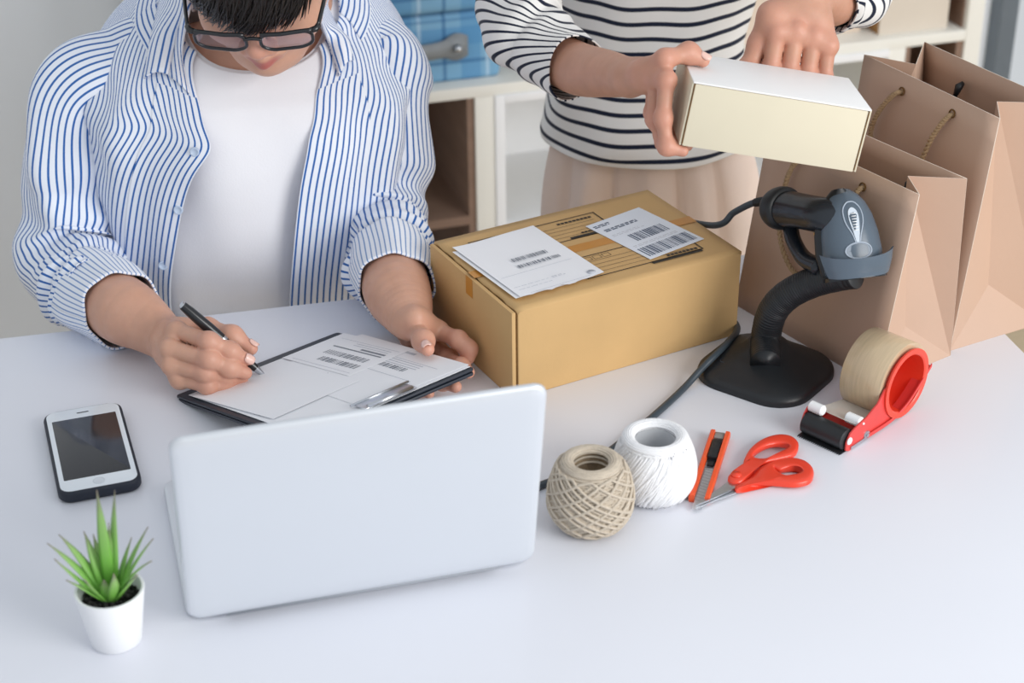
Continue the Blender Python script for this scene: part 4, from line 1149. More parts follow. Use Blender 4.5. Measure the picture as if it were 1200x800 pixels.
s = SDF(); LF1, LF2 = ay(457, 298, .115), ay(464, 337, .022); fore_r = (.031, .034, .0285, .0200)
hand(s, LWr, [LF1, LF2, LF2*.45+LWr*.55], lf, lth, .0075, wr=.0150, kp=.009)
lhand = polygonise(s, .0014)
# trunk, arms and legs under the clothes
s = SDF(); s.group(.03)
RS, LS = np.array([-.405, .225, .955]), np.array([-.135, .255, .950])
s.ell((-.285, .275, .62), (.145, .10, .10)); s.ell((-.28, .245, .78), (.130, .088, .13)); s.ell((-.272, .225, .90), (.140, .080, .10))
s.cap((-.36, .235, .965), (-.18, .255, .965), .036); s.cap((-.266, .255, .95), HW(0, .05, -.16), .058, .054)
s.chain([RS, ay(86, 130, .208), ay(82, 225, .187), REl, RF1], [.032, .030, .027, .026, .027]); s.chain([LS, ay(446, 120, .228), ay(447, 200, .207), LEl, LF1], [.032, .029, .026, .025, .026])
for q, hx_ in ((-1, -.365), (1, -.205)):
    s.chain([(hx_, .29, .56), (hx_-.02, -.08, .56), (hx_-.02, -.04, .10), (hx_-.02, -.04, .06)], [.078, .058, .042, .040]); s.cap((hx_-.02, -.02, .045), (hx_-.02, -.16, .035), .038, .030)
trunk = polygonise(s, .006)
bme = union([trunk, head_mesh, rhand, lhand])
lipw = np.array(HW(0, -.094, -.066))
def ftint(V):
    l = (V-HCn)@HR/HS_; c = np.zeros((len(V), 3))
    def band(v, w): return np.clip(1.5-np.abs(v)/w*1.5, 0, 1)
    c[:, 0] = np.clip(2-2*np.sqrt((l[:, 0]/.022)**2+((l[:, 2]+.0665)/.0095)**2), 0, 1)*(l[:, 1] < -.075)*.8
    bz = .021-.004*(np.abs(l[:, 0])/.03-1)**2*1.5
    c[:, 1] = ((np.abs(l[:, 0]) > .012) & (np.abs(l[:, 0]) < .050) & (l[:, 1] < -.05))*band(l[:, 2]-bz, .006)*.8
    for ch in rf+lf+[rth, lth]:
        for j, p in enumerate(ch[1:]):
            d = np.linalg.norm(V-np.array(p), axis=1); c[:, 2] = np.maximum(c[:, 2], np.clip(1.9-d/.0105, 0, 1)*(.35 if j == len(ch)-2 else .22))
    c[:, 2] = np.maximum(c[:, 2], np.clip(1.6-np.linalg.norm(l-np.array([0, -.112, -.03]), axis=1)/.02, 0, 1)*.35)
    return c
tint(bme, ftint)
body = fixm(link('body', bme, SK, man)); body.name = 'body'
for ch, n_ in ((rf[0], (0, -.75, .9)), (lth, -fw+np.array([0, 0, .5]))):
    fixm(nail(man, ch[-2], ch[-1], n_, .0072, .0105, .0050))
fixm(nail(man, rth[-2], rth[-1], (.35, .25, .9), .0078, .010, .005))

# T-shirt
WT = mat('white_jersey', 'F0F0F5', .9, var=.012, scale=15, bump=.12, bscale=500)
TL = [(-.285, .280, .60, .150, .115, 0), (-.284, .262, .70, .150, .118, 0), (-.281, .242, .79, .152, .118, .03), (-.276, .228, .88, .156, .116, .10), (-.270, .222, .945, .158, .108, .25),
      (-.267, .224, .985, .135, .098, .42), (-.266, .228, 1.005, .105, .085, .52), (-.265, .232, 1.018, .076, .072, .56)]
def tfold(s_, th):
    w = math.exp(-((s_-.45)/.3)**2)
    return .0035*w*np.sin(th*9+s_*7)+.003*np.sin(th*5-s_*11)*w+.004*np.exp(-((th-.35-.5*(1-s_))/.1)**2)*w
YAW = math.radians(7)
G = polar(TL, 70, -PI, PI, 120, YAW, 0, tfold)
ts = fixm(gmesh('tshirt', G, WT, man)); solid(ts, .0015, 1)
rim = G[-1]
rb = MB(); Pn = np.vstack([rim[:-1], rim[:1]]); cen = Pn.mean(0)
rings = []
for k, dz in ((1.035, -.016), (1.01, -.006), (.965, .002), (.95, .001), (.955, -.006)):
    rings.append([cen+(p-cen)*np.array([k, k, 1])+np.array([0, 0, dz]) for p in Pn[:-1]])
v, f = loft(rings, cap=False); o = mk('neck_rib', v, f, WT, ts); 
# shirt body
BLU = stripes('blue_striped_cotton', 'EDF1FA', '2F66AE', 0, .0072, .0021)
BLUIN = stripes('blue_striped_cotton_pale', 'EFF2FA', '7E9CCB', 0, .0060, .0016)
SL = [(-.285, .285, .60, .168, .132, 0), (-.284, .266, .70, .170, .134, 0), (-.281, .247, .79, .172, .134, .03), (-.276, .234, .88, .176, .130, .10), (-.272, .230, .945, .180, .120, .25),
      (-.270, .234, .985, .160, .110, .40), (-.268, .240, 1.012, .125, .095, .48), (-.266, .245, 1.030, .088, .082, .52)]
_sg = np.linspace(0, 1, 201); _kr = np.exp(-np.linspace(-2, 2, 41)**2); _kr /= _kr.sum()
def _smooth(vals): return np.convolve(np.pad(np.interp(_sg, [0, .2, .45, .62, .8, 1], vals), 20, mode='edge'), _kr, 'valid')
_tR, _tL = _smooth([-.60, -.56, -.33, -.17, -.34, -.75]), _smooth([.08, .12, .20, .24, .36, .75])
thR = lambda s_: np.interp(s_, _sg, _tR)
thL = lambda s_: np.interp(s_, _sg, _tL)
def sfold(s_, th):
    w = math.exp(-((s_-.4)/.35)**2)
    e = np.exp(-((th-thR(s_))/.22)**2)*.014*math.exp(-((s_-.55)/.25)**2)+np.exp(-((th-thL(s_))/.3)**2)*.010*w
    f1 = .010*np.exp(-((th+.95-.1*s_)/.15)**2)*w+.013*np.exp(-((th-.80)/.13)**2)*w-.006*np.exp(-((th-1.1)/.12)**2)*w-.005*np.exp(-((th+.65)/.13)**2)*w
    return e+f1+.003*np.sin(th*11+s_*6)*w+.0025*np.sin(s_*34+th*5)*np.exp(-((np.abs(th)-1.3)/.35)**2)
def shirt_grid():
    # one sheet: right front edge -> round the back -> left front edge
    return polar(SL, 100, lambda s_: thR(s_), lambda s_: thL(s_)-2*PI, 170, YAW, 0, lambda s_, th: sfold(s_, np.where(th < -PI, th+2*PI, th)))
G = shirt_grid()
shirt = fixm(gmesh('shirt', G, BLU, man, 'mirror')); solid(shirt, .0012, 0)
YK = stripes('blue_striped_yoke', 'EDF1FA', '2F66AE', 1, .0072, .0021)
for cols in (slice(20, 74), slice(96, 150)):
    Gy = G[86:, cols]; cen_ = np.array([-.268, .24, .90]); dn = Gy-cen_; dn /= np.linalg.norm(dn, axis=2)[..., None]
    o = gmesh('yoke', Gy+dn*.0016, YK, shirt); solid(o, .001, 0)
# front plackets: a slightly raised band along each opening
for e0, nm in ((0, 'placket'), (-1, 'placket')):
    a_ = G[:82, e0]; nx_ = 14 if e0 == 0 else -15
    cols = list(range(0, 13)) if e0 == 0 else list(range(-1, -14, -1))
    Gp = np.stack([G[:82, c_] for c_ in cols], 1); nn = np.cross(np.gradient(Gp, axis=1), np.gradient(Gp, axis=0)); nn /= np.linalg.norm(nn, axis=2)[..., None]+1e-9
    outw = Gp-np.array([-.275, .25, 0]); sgn = np.sign(np.sum(nn*outw*np.array([1, 1, 0]), axis=2))[..., None]
    fixm(gmesh(nm, Gp+nn*sgn*.0014, BLU, shirt, u0=.0016))
BT = mat('shirt_button', 'B9C9DF', .3, coat=.3)
from mathutils.bvhtree import BVHTree
def bvh(objs):
    vs = []; fs = []
    for o in objs:
        n0 = len(vs); vs += [tuple(q.co) for q in o.data.vertices]; fs += [tuple(i+n0 for i in p.vertices) for p in o.data.polygons]
    return BVHTree.FromPolygons(vs, fs)
def hitpt(tree, x, y, lift):
    d = ray(x, y); d = d/np.linalg.norm(d); h = tree.ray_cast(Vector(CAM), Vector(d))
    return None if h[0] is None else np.array(h[0])-d*lift
stree = bvh([shirt]+[c for c in shirt.children])
for (x, y) in ((228, 178), (209, 246), (191, 311)):
    p = hitpt(stree, x, y, .001)
    if p is None: continue
    v, f = lathe([(0, .0006), (.0028, .0006), (.0034, .0014), (.0046, .0014), (.005, .0006), (.005, -.001), (0, -.001)], 20)
    dd = (CAM-p); dd[2] *= .3; dd[0] -= .35; q = Vector(dd).to_track_quat('Z', 'Y')
    o = fixm(mk('button', [tuple(np.array(q @ Vector(t_))+p) for t_ in v], f, BT, shirt))
# sleeves
def arm_fold(seed, el):
    r_ = random.Random(seed); ph = [r_.uniform(0, 6) for _ in range(8)]
    def f_(s_, a):
        w = math.exp(-((s_-el)/.16)**2); w2 = math.exp(-((s_-.92)/.12)**2)
        return (.0045*np.sin(s_*58+2.2*np.sin(a+ph[0])+ph[1])*(.6+.4*np.cos(a-ph[2]))*w+.005*np.sin(s_*90+3*np.sin(a*2+ph[3]))*w2
                +.0045*np.sin(2*a+s_*9+ph[4])+.002*np.sin(5*a+s_*14+ph[5])+.0032*np.sin(s_*33+1.5*np.sin(a+ph[6]))+.005*np.exp(-(((a-2.2+s_*3) % (2*PI)-PI)/.28)**2)*math.exp(-((s_-.5)/.22)**2))
    return f_
o, P, _ = sleeve('sleeve', [(-.355, .238, .968), (-.402, .228, .960), ay(86, 120, .208), ay(81, 225, .187), ay(78, 300, .15), ay(102, 336, .085), ay(122, 350, .045)],
              [.036, .045, .0475, .049, .0490, .045, .0415], BLU, shirt, fold=arm_fold(3, .62), u_scale=.0072*42); fixm(o); solid(o, .001, 0)
o, P, _ = sleeve('cuff', [ay(106, 340, .070), ay(124, 351, .038), ay(142, 362, .000)], [.0440, .0430, .0385], BLUIN, shirt, n=30,
              fold=lambda s_, a: .0015*np.sin(3*a+s_*4)+.001*np.sin(7*a), u_scale=.0060*50); fixm(o); solid(o, .0022, 0)
o, P, _ = sleeve('sleeve', [(-.180, .258, .966), (-.140, .254, .958), ay(447, 110, .228), ay(448, 200, .207), ay(450, 262, .175), ay(457, 298, .115), ay(461, 320, .070)],
              [.036, .044, .0465, .0480, .0470, .044, .0405], BLU, shirt, fold=arm_fold(11, .62), u_scale=.0072*42); fixm(o); solid(o, .001, 0)
o, P, _ = sleeve('cuff', [ay(457, 300, .098), ay(461, 318, .065), ay(464, 337, .022)], [.0430, .0420, .0380], BLUIN, shirt, n=30,
              fold=lambda s_, a: .0015*np.sin(3*a+s_*4)+.001*np.sin(7*a), u_scale=.0060*48); fixm(o); solid(o, .0022, 0)
# collar: a folded band round the neck with two pointed wings
def cpt(x, y, lift, dflt):
    p = hitpt(stree, x, y, lift); return np.array(ay(x, y, dflt)) if p is None else p
inner = [cpt(197, 87, .006, .12), cpt(206, 45, .010, .14), ay(217, 4, .165), np.array([-.335, .235, 1.068]), np.array([-.310, .29, 1.092]), np.array([-.262, .318, 1.10]), np.array([-.212, .295, 1.092]), np.array([-.188, .245, 1.068]), ay(375, 10, .165), cpt(385, 48, .010, .15), cpt(398, 88, .006, .13)]
outer = [cpt(169, 92, .004, .13), cpt(176, 50, .004, .16), cpt(186, 5, .006, .20), np.array([-.372, .250, 1.020]), np.array([-.335, .318, 1.042]), np.array([-.262, .352, 1.048]), np.array([-.188, .322, 1.042]), np.array([-.158, .262, 1.020]), cpt(396, 8, .006, .20), cpt(408, 45, .004, .16), cpt(414, 71, .004, .14)]
A, B_ = spline(inner, 90), spline(outer, 90)
G = np.zeros((9, 90, 3)); nz = np.array([0, -.35, .94])
for i in range(9):
    t = i/8; G[i] = A*(1-t)+B_*t+nz*(.006*math.sin(PI*t))
COL = stripes('collar_stripes', 'EEF1F9', '3E6EB2', 0, .0072, .0021)
Gt = np.swapaxes(G, 0, 1)
o = fixm(gmesh('collar', Gt, COL, shirt)); solid(o, .0022, 0)
# collar stand inside
st_in = [cpt(222, 110, .002, .12), cpt(214, 60, .006, .14), ay(224, 10, .165), np.array([-.328, .235, 1.02]), np.array([-.306, .287, 1.045]), np.array([-.262, .312, 1.055]), np.array([-.216, .292, 1.045]), np.array([-.195, .245, 1.02]), ay(368, 12, .165), cpt(374, 50, .006, .15), cpt(366, 92, .002, .13)]
B2 = spline(st_in, 90); G = np.stack([B2, B2*.5+A*.5+np.array([0, 0, .001]), A-np.array([0, 0, .001])], 1)
o = fixm(gmesh('collar_stand', G, COL, shirt)); solid(o, .0018, 0)
# trousers of the seated man (below the table)
JN = mat('pale_grey_trousers', 'C6C7D0', .85, var=.08, scale=30)
s = SDF(); s.group(.03); s.ell((-.285, .29, .55), (.165, .13, .09))
for hx_ in (-.365, -.205): s.chain([(hx_, .29, .545), (hx_-.02, -.07, .555), (hx_-.02, -.045, .12)], [.092, .074, .062])
V, F = polygonise(s, .008); o = fixm(mk('trousers', V, F, JN, man))
# hair
HAIR = mat('dark_brown_hair', '1E1815', .38, var=.25, scale=220, bump=.5, bscale=260, stretch=(6, 1, 1))
s = SDF(); s.group(.012)
cpos = np.array(HW(0, .014, .040)); s.ell(cpos, np.array([.086, .106, .094])*HS_, HR)
def hcut(F, X, Y, Z):
    lx, ly, lz = X-HCn[0], Y-HCn[1], Z-HCn[2]
    x = lx; y = HR[1, 1]*ly+HR[2, 1]*lz; z = HR[1, 2]*ly+HR[2, 2]*lz
    front = -.008*HS_
    lim = np.where(y < -.03, front, np.where(y < .03, .030-(y+.03)*1.3, -.048-(y-.03)*.5))
    edge = (lim-z)*.8
    edge = edge+.003*np.sin(x*420)+.002*np.sin(x*910+1)
    groove = .0012*np.sin(np.arctan2(x, z-.02)*60+y*30)
    return np.maximum(F+groove, edge)
V, F = polygonise(s, .0024, hcut)
hb = MB(); hb.add(V, F)
r_ = random.Random(5)
for k in range(500):
    fr = k < 330
    x0 = r_.uniform(-.070, .070) if fr else r_.choice((-1, 1))*r_.uniform(.062, .076)
    L_ = r_.uniform(.055, .085) if fr else r_.uniform(.03, .055); pts = []
    ph_ = r_.uniform(-.35, .15)+(-.25 if fr else 0); off_ = r_.uniform(.002, .008)
    z1 = r_.uniform(-.014, .004)+.006*abs(x0)/.07
    for i in range(7):
        t = i/6
        if fr:
            z = z1+L_*(1-t)*.9; x = x0+ph_*.02*(t**1.5)*3-x0*.05*t
            q = max(0, 1-(x/.086)**2-((z-.040)/.094)**2); ye = .014-.106*math.sqrt(q); w_ = min(1, t*1.6); y = ye*(1-w_)+min(ye, -.101*math.sqrt(max(.05, 1-(x/.084)**2)))*w_-off_*(.15+.75*t)
            pts.append(HW(x, y, z))
        else:
            y0 = -.045+.05*((k*37) % 100)/100; z = -.020*t+.045*(1-t)-.0*t; y = y0-.004*t
            q = max(0, 1-((y-.014)/.106)**2-((max(z, .01)-.040)/.094)**2); x = math.copysign(.086*math.sqrt(q)+.0015-.004*t, x0)
            pts.append(HW(x, y, z))
    hb.tube(pts, [.0016, .0017, .0016, .0014, .0011, .0007, .0002], 5)
o = fixm(hb.obj('hair', HAIR, man))

# eyeglasses (worn, lift off)
egl = thing('eyeglasses', 'black-framed eyeglasses worn by the man', 'glasses', tuple(HW(0, -.116, .004)))
egl_o = np.array(HW(0, -.116, .004))
BLK = mat('black_acetate', '16181C', .28, coat=.3)
LENS = thin_glass('lens_glass', .16, (.96, .95, 1, 1))
def E(x, y, z): return HR@np.array([x*.90, y*.93, z*.64-.005])                     # relative to the bridge
fr = MB()
for q in (-1, 1):
    ol = rrect(.054, .040, .015, 8); wrap = lambda x: .35*max(0, abs(x)-.03)**1.0*.5
    for (w_, rr_) in ((1, .0017),):
        path = [E(q*.0345+x, wrap(q*.0345+x), y-.002) for x, y in ol]; path.append(path[0]); path.append(path[1])
        fr.tube(path, rr_, 8, cap=False)
    top = [E(q*.0345+x, wrap(q*.0345+x), .0165+.0015*math.cos(x*60)) for x in np.linspace(-.026, .028*1 if q > 0 else .026, 14)]
    fr.tube(top, .0022, 8)
    hx_ = q*.066
    fr.tube([E(q*.058, .006, .012), E(hx_, .009, .012), E(hx_+q*.0025, .014, .012)], [.0028, .0033, .0028], 8)
fr.tube([E(x, -.001+.0*x, .006+.0035*math.cos(x*150)) for x in np.linspace(-.0095, .0095, 12)], .0019, 8)
fo = fr.obj('frame', BLK, egl)
for q in (-1, 1):
    tp_ = MB().tube(spline([E(q*.068, .012, .012), E(q*.074, .05, .012), E(q*.079, .11, .010), E(q*.080, .132, .0), E(q*.078, .148, -.022)], 30), .0019, 8, flat=1.6)
    tp_.obj('temple', BLK, egl)
    ol = rrect(.052, .038, .0142, 8); wrap = lambda x: .35*max(0, abs(x)-.03)*.5
    v, f = loft([[E(q*.0345+x, wrap(q*.0345+x)+d_, y-.002) for x, y in ol] for d_ in (-.0006, .0006)])
    mk('lens', v, f, LENS, egl, sharp=40)
    v, f = lathe([(0, -.0015), (.0024, -.001), (.003, 0), (.0024, .001), (0, .0015)], 10)
    mk('nose_pad', [E(q*.008+x*.5, .006+z, -.006+y*1.4) for x, y, z in v], f, mat('clear_pad', 'C8C4C0', .3), egl)

# wedding ring
rp = lf[2]; c0_, c1_ = np.array(rp[0]), np.array(rp[1]); d_ = c1_-c0_; d_ /= np.linalg.norm(d_); pc = c0_*.12+c1_*.88
u_ = np.cross(d_, [0, 0, 1]); u_ /= np.linalg.norm(u_); v_ = np.cross(d_, u_)
ring = [pc+.0096*(math.cos(a)*u_+math.sin(a)*v_) for a in np.linspace(0, 2*PI, 33)]
o = fixm(MB().tube(ring, .0010, 8, cap=False).obj('ring', mat('gold', 'D9B25A', .25, 1.0), man)); o['label'] = 'thin gold ring'

# pen
p0, p1 = gp(315.5, 445, .0085), gp(212.5, 356.5, .088)
dv = p1-p0; PLn = float(np.linalg.norm(dv))
pen = thing('pen', 'black ballpoint pen with silver tip in the writing hand', 'pen', p0); pen.rotation_euler = Vector(dv).to_track_quat('Z', 'Y').to_euler()
MB().lathe([(0, 0), (.0004, 0), (.0006, .003), (.0012, .004), (.0036, .017), (.0038, .0175), (0, .0175)], 24).obj('tip_cone', M['metal'], pen, sharp=50)
pl_ = PLn
MB().lathe([(0, .0172), (.0038, .0172), (.0044, .030), (.0046, pl_*.52), (0, pl_*.52)], 24).obj('barrel', BLK, pen, sharp=50)
MB().lathe([(0, pl_*.515), (.0049, pl_*.515), (.0049, pl_*.555), (0, pl_*.555)], 24).obj('centre_ring', M['metal'], pen, sharp=50)
MB().lathe([(0, pl_*.55), (.0052, pl_*.55), (.0055, pl_*.70), (.0050, pl_*.9), (.0042, pl_*.985), (0, pl_*.985)], 24).obj('cap', BLK, pen, sharp=50)
MB().lathe([(0, pl_*.98), (.0038, pl_*.98), (.0036, pl_*1.0), (.0015, pl_*1.012), (0, pl_*1.013)], 20).obj('cap_end', M['metal'], pen, sharp=60)

# clipboard and papers
cbd = thing('clipboard', 'dark folder clipboard tilted up at the held corner', 'clipboard', tuple(CW))
Rc = Matrix(np.stack([ce_u, -np.cross(ce_u, ce_n), ce_n], 1).tolist()); vv_ = np.array(Rc)[:, 1]
sgnv = 1 if vv_@ce_v > 0 else -1
cbd.rotation_euler = Rc.to_euler()
NV = mat('dark_blue_cover', '232A36', .45, var=.06, scale=60)
cy0, cy1 = (0, CLv) if sgnv > 0 else (-CLv, 0)
def rr_at(w, h, r, x0, y0): return [(x0+w/2+x, y0+h/2+y) for x, y in rrect(w, h, r, 4)]
slab('back_board', rr_at(CLu, CLv, .004, 0, cy0), -.0034, -.0008, NV, cbd, .0008)
slab('cover', rr_at(CLu-.001, CLv-.001, .004, .0005, cy0+.0005), -.0078, -.0046, NV, cbd, .0009)
yclip = cy1 if sgnv > 0 else cy0
sy_ = -1 if sgnv > 0 else 1
cl = bpy.data.objects
boxo('clip', CLu*.36, CLu*.66, min(yclip+sy_*.002, yclip+sy_*.022), max(yclip+sy_*.002, yclip+sy_*.022), .0018, .0034, M['metal'], cbd, bevel=.0006)
MB().tube([(CLu*.38, yclip+sy_*.004, .0035), (CLu*.64, yclip+sy_*.004, .0035)], .0022, 12).obj('clip_spring', M['metal'], cbd)
MB().tube([(CLu*.34, yclip+sy_*.0205, .0036), (CLu*.68, yclip+sy_*.0205, .0036)], .0012, 10).obj('clip_grip', M['metal'], cbd)
def sheet_on(name, label, x0, y0, w, h, rz_, z, seed, prn):
    p = CW+ce_u*x0+vv_*y0*1.0+ce_n*z
    t = thing(name, label, 'paper', tuple(p)); t.rotation_euler = (Rc @ Matrix.Rotation(rz_, 3, 'Z')).to_euler()
    mk('sheet', *loft([[(0, 0, q), (w, 0, q), (w, h, q), (0, h, q)] for q in (0, .0003)]), M['paper'], t, smooth=False)
    if prn:
        for nm, rects, mtl in prn(w, h): 
            v, f = quads(rects, .00045); mk(nm, v, f, mtl, t, smooth=False)
    return t
lo = min(cy0, cy1)
def prA(w, h):
    return [('barcode', bars(w*.25, h*.62, .006, .001, 2, 1)+[(w*.5+q[1]*0+0*q[0], 0, 0, 0) for q in []]+[(w*.62, q[0], .0075, q[2]) for q in bars(h*.25, 0, h*.5, 1, 30, 21)], M['ink']),
            ('printed_text', [(w*.80, h*.1, .0007, h*.8), (w*.52, h*.08, .0007, h*.82)]+[(w*.70+k*.004, h*.2, .0012, h*.6) for k in range(3)]+[(w*.90, h*.4, .004, h*.1)], M['inkpale'])]
def prB(w, h):
    return [('barcode', [(w*.18, q[0], .009, q[2]) for q in bars(h*.1, 0, h*.55, 1, 24, 22)]+[(w*.38, q[0], .009, q[2]) for q in bars(h*.15, 0, h*.6, 1, 24, 23)]+[(w*.60, h*.1, .0022, h*.7), (w*.66, h*.1, .0030, h*.35)], M['ink']),
            ('printed_text', [(w*.06, h*.05, .0006, h*.85), (w*.85, h*.05, .0006, h*.85)]+[(w*.74+k*.004, h*.12, .001, h*.5) for k in range(2)], M['inkpale'])]
sheet_on('paper_sheet', 'printed white sheet lying under the pen on the clipboard', .006, lo+.004, CLu-.008, CLv-.020, .0, .0, 1, None)
sheet_on('paper_sheet', 'white delivery form with long barcode at the far side of clipboard', CLu*.38, lo+.012, CLu*.62, CLv*.80, -.03, .0006, 2, prA)
sheet_on('paper_sheet', 'white label sheet with two wide barcodes under the thumb', CLu*.60, lo+CLv*.42, CLu*.40, CLv*.50, .02, .0012, 3, prB)
sheet_on('paper_sheet', 'blank white slip on top near the laptop lid', .012, lo+CLv*.30, CLu*.52, CLv*.58, .06, .0014, 4, None)

# stool under the man
stl = thing('stool', 'simple round stool under the seated man', 'stool', (-.285, .31, 0))
MB().lathe([(0, .425), (.17, .425), (.18, .432), (.18, .448), (.17, .455), (0, .455)], 40).obj('seat', M['blackplastic'], stl, sharp=50)
for k in range(4):
    a = PI/4+k*PI/2; MB().tube([(.10*math.cos(a), .10*math.sin(a), .425), (.19*math.cos(a), .19*math.sin(a), 0)], .012, 12).obj('leg', M['metal'], stl)

# ================================================================== the woman
wom = thing('person', 'woman in navy striped top and beige trousers holding the cream box', 'person', (.165, .44, 0))
fixw = child(wom)
SK2 = skin_mat('skin_woman', 'C4927A', 'B0524F')
WEl = ay(614, 40, .213); WWr = ay(738, 91, .02)
def px2(P):
    d = np.asarray(P)-CAM; z = d@fw; return (600+FPX*(d@rt)/z, 400-FPX*(d@up)/z)
wf = [[BB(-.020, .026, -.010), BB(-.0175, .015, -.042), BB(-.010, .008, -.0655), BB(.005, .007, -.0670)],
      [BB(-.026, .046, -.014), BB(-.021, .036, -.050), BB(-.009, .029, -.0685), BB(.012, .028, -.0675)],
      [BB(-.026, .065, -.016), BB(-.021, .054, -.050), BB(-.009, .048, -.0680), BB(.012, .047, -.0675)],
      [BB(-.023, .081, -.014), BB(-.019, .072, -.044), BB(-.009, .067, -.0655), BB(.009, .066, -.0668)]]
def ontop(x, y, h):
    n_ = WBm[:, 2]; d = ray(x, y); return CAM+d*(((WB0+n_*h-CAM)@n_)/(d@n_))
wth = [ay(756, 84, -.010), ay(779, 69, -.030), ontop(807, 62, .011), ontop(824, 71, .0068)]
s = SDF(); WF1, WF2 = ay(640, 59, .180), ay(676, 80, .135); fore_r = (.024, .0265, .0225, .0180)
hand(s, WWr, [WF1, WF2, WF2*.4+WWr*.6], wf, wth, .0069, wr=.0160, kp=.010)
whr = polygonise(s, .0014)
YB = WW+.0072
WWl = ay(946, -6, .085); WEl2 = np.array([.415, .30, 1.12])
lw = [[BB(.090, YB+.012, .028), BB(.091, YB+.004, -.008), BB(.092, YB, -.034), BB(.094, YB-.0002, -.052)],
      [BB(.108, YB+.013, .032), BB(.109, YB+.004, -.008), BB(.110, YB, -.036), BB(.111, YB-.0002, -.057)],
      [BB(.126, YB+.012, .030), BB(.127, YB+.004, -.007), BB(.128, YB, -.034), BB(.127, YB-.0002, -.053)],
      [BB(.141, YB+.010, .023), BB(.144, YB+.004, -.008), BB(.145, YB, -.029), BB(.142, YB-.0002, -.043)]]
lwt = [BB(.084, YB+.024, .040), BB(.078, YB+.022, .012), BB(.070, YB+.010, -.014), BB(.068, YB+.001, -.028)]
print('lw knuckles', [px2(q[0]) for q in lw], 'wf', [px2(q) for q in wf[0]], 'wth', [px2(q) for q in wth])
s = SDF(); WG1, WG2 = ay(1010, -22, .185), ay(976, 2, .125); fore_r = (.024, .024, .0225, .0195)
hand(s, WWl, [WG1, WG2, WG2*.5+WWl*.5], lw, lwt, .0080, wr=.0165, kp=.009)
whl = polygonise(s, .0014)
s = SDF(); s.group(.03)
WRS, WLS = np.array([.050, .452, 1.172]), np.array([.310, .466, 1.172])
s.ell((.166, .455, .79), (.092, .075, .12)); s.ell((.174, .455, .98), (.092, .072, .14)); s.ell((.178, .455, 1.12), (.115, .080, .11))
s.cap((.09, .46, 1.172), (.27, .465, 1.172), .030); s.cap((.18, .455, 1.18), (.18, .43, 1.32), .050, .045)
s.chain([WRS, (.010, .375, 1.095), WEl, WF1], [.030, .028, .025, .024]); s.chain([WLS, (.385, .39, 1.15), WEl2, WG1], [.030, .028, .025, .023])
for hx_ in (.110, .222):
    s.chain([(hx_, .455, .72), (hx_, .455, .44), (hx_, .465, .08)], [.050, .044, .034]); s.cap((hx_, .47, .04), (hx_, .35, .03), .034, .026)
trunk = polygonise(s, .006)
WHc = np.array([.18, .40, 1.42]); a_ = math.radians(30); WHR = np.array([[1, 0, 0], [0, math.cos(a_), -math.sin(a_)], [0, math.sin(a_), math.cos(a_)]])
hs2, HW2 = head_sdf(WHc, WHR, .95)
wme = union([trunk, polygonise(hs2, .0035), whr, whl])
def wtint(V):
    l = (V-WHc)@WHR/.95; c = np.zeros((len(V), 3))
    c[:, 0] = np.clip(2-2*np.sqrt((l[:, 0]/.022)**2+((l[:, 2]+.0665)/.0095)**2), 0, 1)*(l[:, 1] < -.075)*.8
    c[:, 1] = ((np.abs(l[:, 0]) > .012) & (np.abs(l[:, 0]) < .050) & (l[:, 1] < -.05))*np.clip(1.5-np.abs(l[:, 2]-.02)/.004, 0, 1)*.8
    for ch in wf+lw+[wth, lwt]:
        for j, p in enumerate(ch):
            d = np.linalg.norm(V-np.array(p), axis=1); c[:, 2] = np.maximum(c[:, 2], np.clip(1.9-d/.011, 0, 1)*.3)
    return c
tint(wme, wtint); fixw(link('body', wme, SK2, wom))
fixw(nail(wom, wth[-2], wth[-1], WBm[:, 2]+np.array([.2, -.4, 0]), .0074, .0105, .0048))
# striped top
NVS = stripes('navy_striped_jersey', 'EDEBE8', '1D2438', 1, .0178, .0052, weave=1200)
WTL = [(.166, .445, .795, .125, .119, .0), (.166, .445, .815, .124, .117, .0), (.167, .445, .87, .117, .104, .0), (.170, .447, .93, .113, .098, .0), (.174, .448, .99, .117, .098, .0), (.177, .450, 1.06, .126, .104, .0), (.178, .455, 1.14, .136, .104, .05), (.180, .458, 1.20, .128, .085, .2), (.180, .458, 1.235, .085, .070, .3), (.180, .458, 1.248, .062, .060, .35)]
def wfold(s_, th):
    w = math.exp(-((s_-.2)/.28)**2)
    return .0025*w*np.sin(th*4+1+s_*16)+.002*np.sin(th*7-s_*20)*w+.004*math.exp(-((s_-.30)/.05)**2)*np.sin(th*2.5+.8)-.003*math.exp(-((s_-.2)/.04)**2)*np.cos(th*3)
G = polar(WTL, 120, -PI, PI, 130, 0, 0, wfold, pw=2.15)
top = fixw(gmesh('striped_top', G, NVS, wom)); solid(top, .0016, 1)
o, P, _ = sleeve('sleeve', [(.085, .455, 1.187), (.045, .45, 1.172), (.004, .37, 1.10), ay(610, -12, .27), ay(613, 34, .215), ay(637, 56, .185), ay(661, 72, .155), ay(674, 79, .138)],
              [.040, .047, .048, .046, .0425, .038, .0345, .0335], NVS, top, n=110, fold=lambda s_, a: .003*np.sin(s_*46+2*np.sin(a))*math.exp(-((s_-.6)/.15)**2)+.002*np.sin(3*a+s_*8), u_scale=.3); fixw(o); solid(o, .0016, 0)
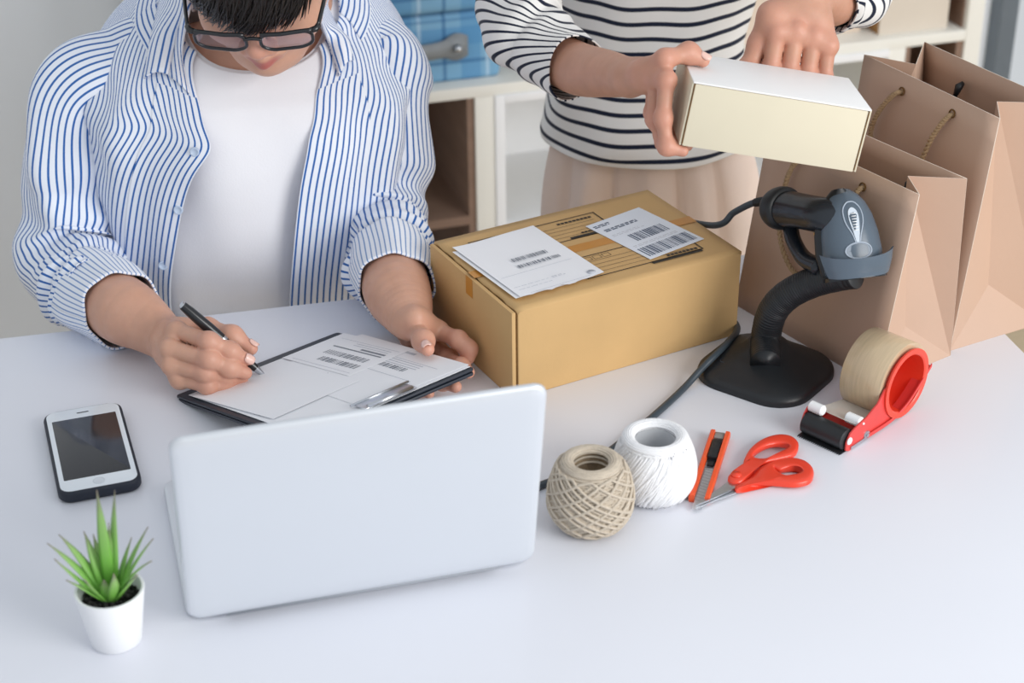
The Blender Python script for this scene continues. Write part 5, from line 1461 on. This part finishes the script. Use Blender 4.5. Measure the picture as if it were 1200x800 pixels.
o, P, _ = sleeve('sleeve', [(.275, .465, 1.187), (.318, .458, 1.172), (.385, .39, 1.15), (.415, .31, 1.125), ay(1010, -22, .185), ay(984, -4, .140), ay(972, 6, .122)],
              [.040, .047, .047, .044, .036, .030, .0285], NVS, top, n=110, fold=lambda s_, a: .002*np.sin(s_*46+2*np.sin(a))+.002*np.sin(3*a+s_*8), u_scale=.3); fixw(o); solid(o, .0016, 0)
# trousers
TRS = mat('beige_trousers', 'EAD5C8', .8, var=.03, scale=20, bump=.15, bscale=600)
def tf(s_, th):
    k = min(1, max(0, (.88-s_)/.42)); o_ = .003*np.sin(th*9+1)*k
    for c_, w_, h_ in ((-.62, .10, .012), (-.40, .05, -.010), (-.05, .09, .010), (.18, .035, -.013), (.36, .09, .011), (.60, .05, -.008), (-.95, .08, -.008)): o_ = o_+h_*k*np.exp(-((th-c_)/w_)**2)
    return o_
PTL = [(.176, .455, .58, .137, .113, 0), (.175, .452, .66, .137, .113, 0), (.172, .448, .74, .129, .108, 0), (.168, .446, .82, .110, .096, 0), (.166, .446, .90, .098, .085, 0)]
G = polar(PTL, 50, -PI, PI, 150, 0, 0, tf, pw=2.2)
tr = fixw(gmesh('trousers', G, TRS, wom)); solid(tr, .0014, 1)
for hx_, sg in ((.106, -1), (.226, 1)):
    Lg = [(hx_, .465, .06, .060, .070, 0), (hx_, .462, .30, .062, .080, 0), (hx_, .458, .50, .066, .100, 0), (hx_, .455, .62, .064, .108, 0)]
    fixw(gmesh('trouser_leg', polar(Lg, 30, -PI, PI, 60, 0, 0, lambda s_, th: .004*np.sin(th*6)), TRS, tr))
s = SDF(); s.group(.02); s.ell(np.array(HW2(0, .018, .035)), np.array([.086, .108, .100])*.95, WHR); s.ell(np.array(HW2(0, .085, -.06)), np.array([.065, .04, .11])*.95, WHR)
def hcut2(F, X, Y, Z):
    ly, lz = Y-WHc[1], Z-WHc[2]; y = WHR[1, 1]*ly+WHR[2, 1]*lz; z = WHR[1, 2]*ly+WHR[2, 2]*lz
    return np.maximum(F+.0012*np.sin((X-WHc[0])*400), np.where(y < .0, (.035-z)*.8, -9)*np.ones_like(F))
V, F = polygonise(s, .004, hcut2); fixw(mk('hair', V, F, HAIR, wom))

for o in bpy.data.objects:
    if o.type == 'MESH' and o.parent is not None and o.name.split('.')[0] in ('barcode', 'printed_text', 'printed_form', 'score_lines', 'ratchet_teeth', 'light_ribs'): o['kind'] = 'stuff'
